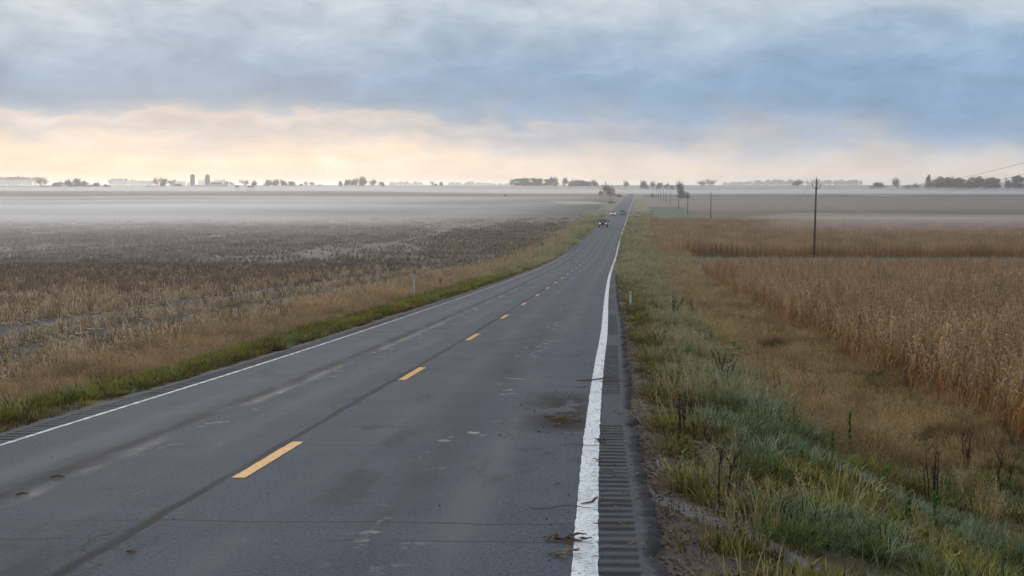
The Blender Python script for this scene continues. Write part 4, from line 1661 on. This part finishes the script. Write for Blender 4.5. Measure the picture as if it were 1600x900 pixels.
tree(372, 289, 298, 10, 'bush', 'narrow dark round bush in front of the barns', G3, 1700)
tree(393, 290, 298.3, 15, 'bush', 'wide dark round bush in front of the barns', G3, 1700)
G4 = 'small trees between the silos and the big clump'
tree(420, 280, 291.5, 15, 'full', 'leftmost crown of the three tree row right of the barns', G4)
tree(431, 279, 291.5, 14, 'full', 'middle crown of the three tree row right of the barns', G4)
tree(441, 279.5, 291.5, 13, 'full', 'rightmost crown of the three tree row right of the barns', G4)
tree(455, 283, 291.5, 14, 'dense', 'low rounded tree at the right of the three tree row', G4)
tree(477, 282.5, 290.8, 8, 'bare', 'pale bare tree, left of two airy ones in the middle left', G4)
tree(489, 283.5, 290.8, 13, 'bare', 'pale bare tree, right of two airy ones in the middle left', G4)
tree(470, 287, 290.8, 9, 'bush', 'low bush left of the two airy bare trees', G4)
tree(499, 288, 291, 9, 'bush', 'low flat bush right of the two airy bare trees', G4)
tree(411, 295, 298.3, 7, 'bush', 'tiny round bush in the mist below the three tree row', G4, 1700)
tree(437, 294.5, 298.3, 4, 'bush', 'tiniest bush in the mist, right of the tiny round one', G4, 1700)
G5 = 'big tree clump left of the middle'
tree(533, 282, 291.5, 8, 'full', 'small tree at the left end of the big clump in the middle left', G5)
tree(544, 279, 291.5, 15, 'full', 'second tree from the left in the big clump in the middle left', G5)
tree(556, 277, 291.5, 17, 'full', 'broad tree in the centre of the big clump in the middle left', G5)
tree(568, 274.8, 291.5, 16, 'full', 'tallest tree of the big clump in the middle left', G5)
tree(582, 276.5, 292, 15, 'bare', 'airy bare tree right of the tallest in the big clump', G5)
tree(596, 283, 292, 12, 'full', 'small round tree at the right end of the big clump', G5)
G6 = 'lonely small trees on the middle skyline'
tree(675, 281.5, 291.2, 6, 'bare', 'thin tree, leftmost of three small ones on the middle skyline', G6)
tree(681, 286, 291.2, 8, 'full', 'low round tree, middle of three small ones on the middle skyline', G6)
tree(690, 283.5, 291.2, 8, 'full', 'rounded tree, rightmost of three small ones on the middle skyline', G6)
G7 = 'windbreak trees left of the road'
WB = 'dense bluish tree in the even windbreak'
tree(801, 278.5, 291.8, 12, 'bare', 'airy bare tree at the left end of the long windbreak', G7)
for px, top, w, q in ((812, 278.5, 18, 'second'), (823, 278, 18, 'third'), (833, 277.8, 18, 'fourth'), (843, 278.5, 17, 'fifth')):
    tree(px, top, 291.8, w, 'dense', WB + ', ' + q + ' from its left end', G7)
tree(857, 279, 291.8, 14, 'dense', 'dense tree at the foot of the tall airy tree in the windbreak', G7)
tree(864, 275, 291.8, 19, 'full', 'tall tree with airy top, middle of the windbreak', G7)
tree(880, 276, 292.3, 15, 'bare', 'bare tree standing in the gap of the windbreak', G7)
tree(897, 277, 291.8, 13, 'bare', 'pale bare tree rising behind the right part of the windbreak', G7)
for px, top, w, q in ((894, 283, 19, 'left'), (905, 281, 20, 'middle'), (916, 283, 19, 'right')):
    tree(px, top, 292, w, 'dense', q + ' one of three dense low trees in the right part of the windbreak', G7)
tree(928, 280, 292.5, 15, 'full', 'airy tree at the right end of the windbreak', G7)
G8 = 'trees and bushes by the left roadside'
tree(950.5, 281, 306, 19, 'bare', 'reddish bare tree by the left roadside, nearest tree left of the road', G8, 1250, 1480)
tree(939, 294.5, 306, 9, 'cone', 'dark pointed evergreen just left of the reddish roadside tree', G8, 1250, 1450)
tree(953, 296, 306.5, 17, 'bush', 'dark bush at the foot of the reddish roadside tree', G8, 1250, 1440)
tree(967, 301, 308, 10, 'bush', 'small dark bush on the verge right of the reddish roadside tree', G8, 1200, 1330)
tree(790, 303, 307, 5, 'bush', 'tiny dark bush alone in the purple field far left of the road', G8, 1200, 1480)
tree(956, 314, 319, 12, 'bush', 'low bush on the left verge beside the pale field strip', G8, 800, 985)
tree(978.5, 281, 294.5, 11, 'bare', 'hazy bare tree rising behind the road crest', G8)
G9 = 'trees right of the road on the skyline'
tree(1006, 281.5, 296, 15, 'full', 'thick tree nearest the road on the right skyline', G9, 1900)
tree(1018.5, 281, 296.5, 11, 'bare', 'bare tree, second from the road on the right skyline', G9, 1900)
tree(1031, 284, 296.5, 14, 'full', 'dense dark tree above the row of far poles', G9, 1900)
tree(1041, 283.5, 296, 10, 'bare', 'faint bare tree just left of the broad low one by the big bare tree', G9)
tree(1049, 289, 297, 12, 'bush', 'broad low dark tree touching the big bare tree from the left', G9, 1900)
tree(1061, 281, 309, 27, 'big', 'big dark bare tree with spreading limbs right of the road', G9, 1200, 1340)
tree(1068, 298, 309.3, 20, 'bush', 'dark bush at the foot of the big bare tree', G9, 1200, 1330)
tree(1019.5, 302, 307.5, 7, 'bush', 'small square dark bush in the field right of the road', G9, 1200, 1420)
tree(1095, 281, 292, 17, 'bare', 'pale hazy bare tree, left of two broad ones on the right skyline', G9, 2400)
tree(1108, 279, 291, 19, 'bare', 'pale hazy bare tree, right of two broad ones on the right skyline', G9, 2400)
tree(1247, 279.5, 291.5, 21, 'full', 'hazy blue round tree just left of the nearest pole', G9, 2400)
G10 = 'trees of the far right grove'
tree(1372, 284, 296, 24, 'full', 'broad round tree, leftmost of the far right group', G10)
tree(1403.5, 276, 296, 18, 'bare', 'single bare forked tree left of the far right grove', G10)
tree(1418, 289, 296, 15, 'bush', 'low dark bush right of the single bare forked tree', G10)
tree(1433, 284, 296, 16, 'bare', 'airy small tree at the left foot of the tall conifer', G10)
tree(1451, 272.5, 296.3, 13, 'cone', 'tall conifer at the left end of the far right grove', G10)
for j, px in enumerate((1463, 1475, 1487, 1499, 1511, 1524, 1537, 1549)):
    tree(px, (277, 276, 275.5, 277.5, 279, 275.5, 276, 277)[j], 296.5, 22, 'dense' if j % 2 else 'full', 'dark rounded tree in the solid far right grove, ' + ('first', 'second', 'third', 'fourth', 'fifth', 'sixth', 'seventh', 'eighth')[j] + ' from the tall conifer', G10)
tree(1556, 278, 296.5, 13, 'dense', 'last rounded tree before the gap in the far right grove', G10)
tree(1573, 277.5, 297, 13, 'full', 'tree standing in the gap between grove and right border', G10)
tree(1591, 274, 297, 24, 'dense', 'large round tree at the right border of the picture', G10)


def wood(spans, label, yy, seed):
    random.seed(seed)
    mb = MB()
    for px0, px1, top, base in spans:
        n = max(3, int((px1 - px0) / 1.5))
        for i in range(n):
            px = px0 + (px1 - px0) * (i + random.random()) / n
            x_ = (px - 800) / F_PX * yy
            y_ = yy + random.uniform(-100, 100)
            z_ = float(ground_xy(x_, y_))
            h = max(2, (H_CAM + ray(px, top + 7.5 * float(vnoise(px * .16, seed * 3.3, 4)) * float(vnoise(px * .45, seed * 5.1, 5)) + random.uniform(0, 1.2))[2] * y_) - z_)
            r_ = h * random.uniform(.35, .6)
            for _ in range(70):
                d = Vector((random.gauss(0, 1), random.gauss(0, 1), random.gauss(0, 1))).normalized() * random.uniform(.4, 1.05)
                c = Vector((x_ + d.x * r_, y_ + d.y * r_, z_ + h * .52 + d.z * h * .48))
                a = Vector((random.gauss(0, 1), random.gauss(0, 1), random.gauss(0, 1))).normalized() * h * .12
                b = Vector((random.gauss(0, 1), random.gauss(0, 1), random.gauss(0, 1))).normalized() * h * .12
                mb.face([c - a, c + b, c + a, c - b])
    tag(obj('distant_wood', mb.mesh('distant_wood', MAT_THICK)), label, None, None, 'stuff')


wood([(-40, 52, 275, 286)], 'hazy line of distant woods at the far left', 6500, 1)
wood([(172, 200, 277, 286), (200, 240, 280, 286), (278, 296, 280, 286), (318, 352, 279, 286)], 'faint distant woods behind the twin silos', 6500, 2)
wood([(610, 660, 282, 287), (700, 760, 283, 287), (760, 800, 284, 288)], 'faint distant woods on the middle skyline', 6800, 3)
wood([(1128, 1175, 282, 288), (1175, 1240, 279.5, 288), (1262, 1342, 279.5, 288)], 'hazy line of distant woods behind the nearest pole', 6500, 4)
wood([(1440, 1600, 284, 290)], 'hazy distant woods behind the far right grove', 6500, 5)

# ------------------------------------------------------------------ farm
MAT_CONC = plain('silo_concrete', (.075, .085, .095), .85, .12, .6)
MAT_DOME = plain('silo_dome_metal', (.09, .10, .115), .6, .12, .8, .2, .1)
MAT_BARN = plain('grey_barn_wall', (.17, .17, .17), .85, .15, .5)
MAT_ROOF = plain('barn_metal_roof', (.30, .32, .34), .5, .12, .5, .4, .2)
MAT_DARK = plain('dark_shed_wall', (.06, .06, .065), .85, .2, .6)


def silo(px, top, base, w, label):
    x_, y_, z_ = place(px, base, 2150, 4000)
    r_ = w * y_ / F_PX / 2
    h = H_CAM + ray(px, top)[2] * y_ - z_
    o = thing('silo', label, 'silo', (x_, y_, z_ - .3), 'twin farm silos')
    mb = MB()
    hs = h - r_ * .95
    prof = [(r_, 0)]
    nb = 14
    for i in range(1, nb):
        zz = hs * i / nb
        prof += [(r_, zz - .06), (r_ + .07, zz - .05), (r_ + .07, zz + .05), (r_, zz + .06)]
    prof += [(r_, hs)]
    mb.lathe(prof, 24)
    obj('shell', mb.mesh('shell', MAT_CONC), o)
    d = MB()
    d.lathe([(r_ * 1.03, hs), (r_ * 1.03, hs + .15)] + [(r_ * math.cos(a), hs + .15 + r_ * .93 * math.sin(a)) for a in np.linspace(0.05, 1.56, 8)], 24)
    obj('dome', d.mesh('dome', MAT_DOME, True), o)
    c = MB()
    c.box((r_ * .3, -r_ - .42, hs / 2), (.95, .85, hs))
    obj('chute', c.mesh('chute', MAT_DOME), o)


silo(301, 272, 291, 7, 'left silo of the twin domed farm silos, standing apart from the barns')
silo(324.3, 272.3, 291, 7.4, 'right silo of the twin domed farm silos, beside the upper barn')


def barn(px0, px1, ridge, eave, base, label, wallm, roofm, depth=10., cat='barn', doors=2, name='barn'):
    x0, y_, z_ = place((px0 + px1) / 2, base, 2150, 4000)
    k6 = y_ / F_PX
    Lx = (px1 - px0) * k6
    he = (base - eave) * k6
    hr = (base - ridge) * k6
    o = thing(name, label, cat, (x0, y_, z_ - .2))
    w = MB()
    hx, hy = Lx / 2, depth / 2
    P = [(-hx, -hy, 0), (hx, -hy, 0), (hx, hy, 0), (-hx, hy, 0), (-hx, -hy, he), (hx, -hy, he), (hx, hy, he), (-hx, hy, he), (-hx, 0, hr - .15), (hx, 0, hr - .15)]
    for q in ((0, 1, 5, 4), (2, 3, 7, 6), (1, 2, 6, 9, 5), (3, 0, 4, 8, 7)):
        w.face([P[i] for i in q])
    obj('wall', w.mesh('wall', wallm), o)
    rf = MB()
    ox, oy, th = .4, .5, .14
    sl = (hr - he) / hy
    for s in (-1, 1):
        a = [(-hx - ox, s * (hy + oy), he - sl * oy + .02), (hx + ox, s * (hy + oy), he - sl * oy + .02), (hx + ox, 0, hr + .02), (-hx - ox, 0, hr + .02)]
        b = [(x, yv, z + th) for x, yv, z in a]
        rf.face(b if s < 0 else b[::-1])
        rf.face(a[::-1] if s < 0 else a)
        for i in range(4):
            j = (i + 1) % 4
            rf.face([a[i], a[j], b[j], b[i]])
    obj('roof', rf.mesh('roof', roofm), o)
    for i in range(doors):
        d = MB()
        d.box((-hx + Lx * (i + .5) / doors, -hy - .04, min(he * .36, 1.5)), (min(3.2, Lx * .25), .06, min(he * .7, 3.)))
        obj('door', d.mesh('door', MAT_DARK), o)


barn(330.5, 346, 284.8, 287.2, 291, 'upper barn with a pale roof just right of the twin silos', MAT_BARN, MAT_DARK, 11)
barn(300, 338, 288.5, 290, 292, 'long low pale roofed barn stretching under the twin silos', MAT_BARN, MAT_ROOF, 12, 'barn', 4)
barn(336, 356, 287.7, 289.4, 291.8, 'grey lower barn at the right end of the farmyard', MAT_BARN, MAT_ROOF, 10)
barn(63.5, 76, 290.6, 291.4, 293, 'low dark shed under the twin trunked bare tree', MAT_DARK, MAT_DARK, 7, 'shed', 1, 'shed')
barn(134, 143, 288.8, 290.3, 292.6, 'small dark house between the trees at the far left', MAT_DARK, MAT_BARN, 8, 'house', 1, 'house')
barn(1421, 1428, 288.3, 290.5, 296, 'small pale shed among the bushes left of the tall conifer', MAT_BARN, MAT_ROOF, 6, 'shed', 1, 'shed')

# ------------------------------------------------------------------ vehicles


def car_paint(name, col):
    return plain(name, col, .42, .04, 2, .4, .0, 0, .15)


MAT_GLASS = plain('dark_window_glass', (.018, .026, .032), .08, .05, 2, .6)
MAT_TYRE = plain('tyre_rubber', (.02, .02, .021), .85, .1, 9)
MAT_RIM = plain('wheel_alloy', (.32, .33, .34), .35, .1, 9, .5, .8)
MAT_PLASTIC = plain('black_trim', (.025, .026, .028), .6, .1, 9)
MAT_LAMP = plain('headlamp_lens', (.72, .74, .76), .15, .05, 9, .6)
MAT_LIT = material('lit_headlamp')
b_ = node('ShaderNodeBsdfPrincipled')
b_.inputs['Base Color'].default_value = (.8, .82, .85, 1)
b_.inputs['Roughness'].default_value = .15
b_.inputs['Emission Color'].default_value = (1, .97, .9, 1)
b_.inputs['Emission Strength'].default_value = 0.6
NT.links.new(b_.outputs[0], node('ShaderNodeOutputMaterial').inputs[0])
MAT_TAIL = plain('tail_lamp_lens', (.30, .02, .015), .2, .1, 9, .6)
MAT_CHROME = plain('chrome_bar', (.38, .39, .40), .2, .05, 9, .6, .9)


def loft(secs, mat, name, bev=.05):
    """secs: list of (y, [(x, z) ...]) right half outlines from bottom centre to top centre, mirrored"""
    bm = bmesh.new()
    rings = []
    for y_, pts in secs:
        ring = [bm.verts.new((x, y_, z)) for x, z in pts] + [bm.verts.new((-x, y_, z)) for x, z in reversed(pts) if x > 1e-5]
        rings.append(ring)
    n = len(rings[0])
    for a, b in zip(rings[:-1], rings[1:]):
        for j in range(n):
            bm.faces.new((a[j], a[(j + 1) % n], b[(j + 1) % n], b[j]))
    bm.faces.new(rings[0][::-1])
    bm.faces.new(rings[-1])
    bmesh.ops.recalc_face_normals(bm, faces=bm.faces)
    bmesh.ops.bevel(bm, geom=[e for e in bm.edges if e.calc_face_angle(0) > .6], offset=bev, segments=2, affect='EDGES')
    me = bpy.data.meshes.new(name)
    bm.to_mesh(me)
    bm.free()
    me.materials.append(mat)
    me.polygons.foreach_set('use_smooth', [True] * len(me.polygons))
    return me


def vehicle(name, label, cat, t_, y_, paint, kind, away=False):
    x_ = float(xc(y_)) + t_
    slope = float(zr(y_ + 3) - zr(y_ - 3)) / 6
    hd = math.atan2(float(xc(y_ + 3) - xc(y_ - 3)), 6)
    o = thing(name, label, cat, (x_, y_, float(zr(y_)) + .045 - .0135 * abs(t_) + .002), 'vehicles on the road', -hd + (math.pi if away else 0))
    o.scale = (1.15, 1.15, 1.15 if kind == 'pickup' else 1.18)
    # local frame: nose towards -y
    D = {'pickup': dict(W=1.04, L=5.7, wr=.42, belt=1.30, roof=1.98, clr=.42, hood=1.22, nose=1.12, tw=.72, ws=(-1.35, -.55), rear=.95, back=1.35),
         'sedan': dict(W=.92, L=4.8, wr=.33, belt=.95, roof=1.45, clr=.20, hood=.92, nose=.74, tw=.60, ws=(-1.15, -.25), rear=1.05, back=1.95),
         'suv': dict(W=.95, L=4.6, wr=.36, belt=1.08, roof=1.68, clr=.24, hood=1.02, nose=.90, tw=.68, ws=(-1.15, -.45), rear=1.95, back=2.2)}[kind]
    W, L, cl = D['W'], D['L'], D['clr']
    y0, y1 = -L / 2, L / 2

    def sec(y_, zb, zt, w, wt):
        return (y_, [(0, zb), (w * .94, zb), (w, zb + .18), (w, zt - .16), (wt, zt), (0, zt + .015)])
    body = [sec(y0, cl + .12, D['nose'] - .05, W * .86, W * .80), sec(y0 + .18, cl, D['nose'], W * .97, W * .88), sec(D['ws'][0], cl, D['hood'], W, W * .90), sec(D['ws'][1] + .2, cl, D['belt'], W, W * .93)]
    if kind == 'pickup':
        body += [sec(y1 - .1, cl + .08, D['belt'] - .02, W, W * .95), sec(y1, cl + .12, D['belt'] - .05, W * .97, W * .93)]
    else:
        zt = D['belt'] if kind == 'suv' else D['belt'] - .02
        body += [sec(y1 - .35, cl + .02, zt, W * .98, W * .9), sec(y1, cl + .14, zt - .06, W * .90, W * .82)]
    b = obj('body', loft(body, paint, 'body', .05), o)
    bz, rz_ = D['belt'] - .03, D['roof']
    wr0, wr1 = W * .90, D['tw'] + .08
    ya, yb, yc, yd = D['ws'][0], D['ws'][1], D['rear'], D['back']
    cab = MB()
    lo = [(-wr0, ya, bz), (wr0, ya, bz), (wr0, yd, bz), (-wr0, yd, bz)]
    hi = [(-wr1, yb, rz_), (wr1, yb, rz_), (wr1, yc, rz_), (-wr1, yc, rz_)]
    cabm = loft([(ya, [(0, bz - .05), (wr0, bz - .05), (wr0 * .995, bz), (wr0 * .99, bz + .02), (0, bz + .03)]),
                 (yb, [(0, bz - .05), (wr0, bz - .05), (wr0 * .99, bz), (wr1, rz_ - .03), (0, rz_ + .02)]),
                 ((yb + yc) / 2, [(0, bz - .05), (wr0, bz - .05), (wr0 * .99, bz), (wr1, rz_ - .01), (0, rz_ + .04)]),
                 (yc, [(0, bz - .05), (wr0, bz - .05), (wr0 * .99, bz), (wr1, rz_ - .03), (0, rz_ + .02)]),
                 (yd, [(0, bz - .05), (wr0 * .97, bz - .05), (wr0 * .965, bz), (wr0 * .96, bz + .02), (0, bz + .03)])], paint, 'cabin', .04)
    obj('cabin', cabm, o)

    def pane(nm, P):
        m_ = MB()
        P = [Vector(p) for p in P]
        nrm = (P[1] - P[0]).cross(P[2] - P[1]).normalized()
        c = sum(P, Vector()) / len(P)
        if nrm.dot(c - Vector((0, (yb + yc) / 2, (bz + rz_) / 2))) < 0:
            nrm = -nrm
            P = P[::-1]
        Q = [c + (p - c) * .88 + nrm * .03 for p in P]
        B_ = [c + (p - c) * .88 - nrm * .03 for p in P]
        m_.face(Q)
        for i in range(len(Q)):
            j = (i + 1) % len(Q)
            m_.face([B_[i], B_[j], Q[j], Q[i]])
        obj(nm, m_.mesh(nm, MAT_GLASS), o)
    pane('windscreen', [lo[0], lo[1], hi[1], hi[0]])
    pane('rear_window', [lo[3], lo[2], hi[2], hi[3]])
    ym = (yb + yc) / 2
    for s in (-1, 1):
        pane('side_window', [(s * wr0, ya + .25, bz), (s * wr0, ym, bz), (s * wr1, ym, rz_), (s * wr1, yb, rz_)])
        pane('side_window', [(s * wr0, ym, bz), (s * wr0, yd - .1, bz), (s * wr1, yc, rz_), (s * wr1, ym, rz_)])
    wy = L * .305
    for sx in (-1, 1):
        for yy_ in (-wy, wy):
            w = obj('wheel', None, o, (sx * (W - .13), yy_, D['wr']))
            ty = MB()
            r_ = D['wr']
            ty.lathe([(r_ * .55, -.12), (r_ * .93, -.125), (r_, -.09), (r_, .09), (r_ * .93, .125), (r_ * .55, .12)], 20)
            ty.v = [(z, x, yv) for x, yv, z in ty.v]
            obj('tyre', ty.mesh('tyre', MAT_TYRE, True), w)
            ri = MB()
            ri.lathe([(.0, -.06), (r_ * .3, -.08), (r_ * .56, -.10), (r_ * .58, .10), (r_ * .3, .08), (.0, .06)], 20)
            ri.v = [(z, x, yv) for x, yv, z in ri.v]
            obj('rim', ri.mesh('rim', MAT_RIM, True), w)
    hz = D['nose'] - .16
    for s in (-1, 1):
        m_ = MB()
        m_.box((s * W * .66, y0 - .005, hz), (W * .30, .10, .17))
        obj('headlight', m_.mesh('headlight', MAT_LAMP if away else MAT_LIT), o)
        m_ = MB()
        m_.box((s * W * .80, y1 - .01, D['belt'] - .26), (W * .18, .10, .28))
        obj('tail_light', m_.mesh('tail_light', MAT_TAIL), o)
        m_ = MB()
        if kind == 'pickup':
            m_.box((s * (W + .22), ya + .35, bz + .18), (.24, .12, .30))
            m_.box((s * (W + .04), ya + .35, bz + .06), (.2, .05, .05))
        else:
            m_.box((s * (W + .07), ya + .35, bz + .08), (.20, .10, .14))
        obj('mirror', m_.mesh('mirror', MAT_PLASTIC), o)
    m_ = MB()
    m_.box((0, y0 - .01, hz - .06), (W * .98, .08, .22 if kind != 'pickup' else .42))
    obj('grille', m_.mesh('grille', MAT_PLASTIC), o)
    m_ = MB()
    m_.box((0, y0 - .03, cl + .16), (W * 1.8, .14, .20))
    obj('front_bumper', m_.mesh('front_bumper', MAT_CHROME if kind == 'pickup' else MAT_PLASTIC), o)
    m_ = MB()
    m_.box((0, y1 + .02, cl + .18), (W * 1.78, .12, .24))
    obj('rear_bumper', m_.mesh('rear_bumper', MAT_PLASTIC), o)


vehicle('pickup_truck', 'dark teal pickup truck coming nearer in the left lane, nearest of three vehicles', 'truck', -1.8, 398, car_paint('dark_teal_paint', (.022, .05, .055)), 'pickup')
vehicle('car', 'small white car coming nearer in the left lane behind the pickup', 'car', -1.85, 556, car_paint('white_car_paint', (.62, .64, .68)), 'sedan')
vehicle('sport_utility_car', 'light blue car driving away in the right lane', 'car', 1.65, 562, car_paint('light_blue_paint', (.10, .32, .46)), 'suv', True)

# ------------------------------------------------------------------ haze and ground fog


def air(name, dens_, col=(.86, .89, .93), ani=.25):
    m = bpy.data.materials.new(name)
    m.use_nodes = True
    nt = m.node_tree
    nt.nodes.clear()
    v = nt.nodes.new('ShaderNodeVolumePrincipled')
    v.inputs['Color'].default_value = (*col, 1)
    v.inputs['Density'].default_value = dens_
    v.inputs['Anisotropy'].default_value = ani
    nt.links.new(v.outputs[0], nt.nodes.new('ShaderNodeOutputMaterial').inputs['Volume'])
    return m


mb = MB()
mb.box((300, 4580, 13.0), (13000, 9400, 32.0))
tag(obj('haze', mb.mesh('haze', air('haze_air', .00012, (.93, .94, .945), .62))), 'thin morning haze lying over the whole plain', None, None, 'stuff')


def fog(label, t0, t1, y0, y1, hgt, dens_, taper, nt=70, ny=80, ani=.45):
    T, Y = np.meshgrid(np.linspace(t0, t1, nt), np.geomspace(y0, y1, ny))
    G = ground_ty(T, Y)
    h = hgt * np.clip(taper(T, Y), 0, 1)
    edge_ = np.zeros_like(h, bool)
    edge_[0], edge_[-1], edge_[:, 0], edge_[:, -1] = True, True, True, True
    h = np.where(edge_, 0, h)
    X = T + xc(Y)
    top = np.stack([X, Y, G + .05 + h], -1).reshape(-1, 3)
    bot = np.stack([X, Y, G + .03 - np.where(edge_, 0.0, .0)], -1).reshape(-1, 3)
    n = nt * ny
    i = (np.arange(ny - 1)[:, None] * nt + np.arange(nt - 1)[None]).reshape(-1)
    Fs = [tuple(q) for q in np.stack([i, i + 1, i + 1 + nt, i + nt], -1).tolist()]
    Fb = [tuple(n + v for v in q[::-1]) for q in Fs]
    ring = list(range(nt)) + [nt * r_ + nt - 1 for r_ in range(1, ny)] + [n - 1 - c for c in range(1, nt)] + [nt * r_ for r_ in range(ny - 2, 0, -1)]
    side_ = [(a, n + a, n + b, b) for a, b in zip(ring, ring[1:] + ring[:1])]
    me = bpy.data.meshes.new('haze')
    me.from_pydata(np.concatenate([top, bot]).tolist(), [], Fs + Fb + [q[::-1] for q in side_])
    me.materials.append(air('ground_fog_air', dens_, (.82, .825, .86), ani))
    me.update()
    tag(obj('ground_fog', me), label, None, None, 'stuff')


fog('low bank of ground fog over the left field', -1000, -18, 140, 1600, 3.0, .0075,
    lambda t, y: (.34 * sstep(y, 145, 215) + .66 * sstep(y, 215, 380)) * (1 - .72 * sstep(y, 480, 1150)) * (1 - sstep(y, 1300, 1580)) * (.35 * sstep(-t, 18, 60) + .65 * sstep(-t, 40, 190)) * (1 - sstep(-t, 800, 980)) * (.42 + 1.0 * fbm(t / 110, y / 60, 71)))
fog('thin strip of ground fog over the second corn field', 12, 460, 232, 545, 5.2, .0030,
    lambda t, y: sstep(y, 250, 325) * (1 - sstep(y, 430, 535)) * sstep(t, 12, 60) * (1 - sstep(t, 380, 450)) * (.52 + .5 * fbm(t / 90, y / 40, 72)))
fog('long bank of ground fog below the skyline trees', -1400, 1400, 1720, 2560, 6.0, .0026,
    lambda t, y: sstep(y, 1730, 2060) * (1 - sstep(y, 2300, 2540)) * (1 - sstep(np.abs(t), 1150, 1380)) * (.55 + .7 * fbm(t / 220, y / 200, 73)))
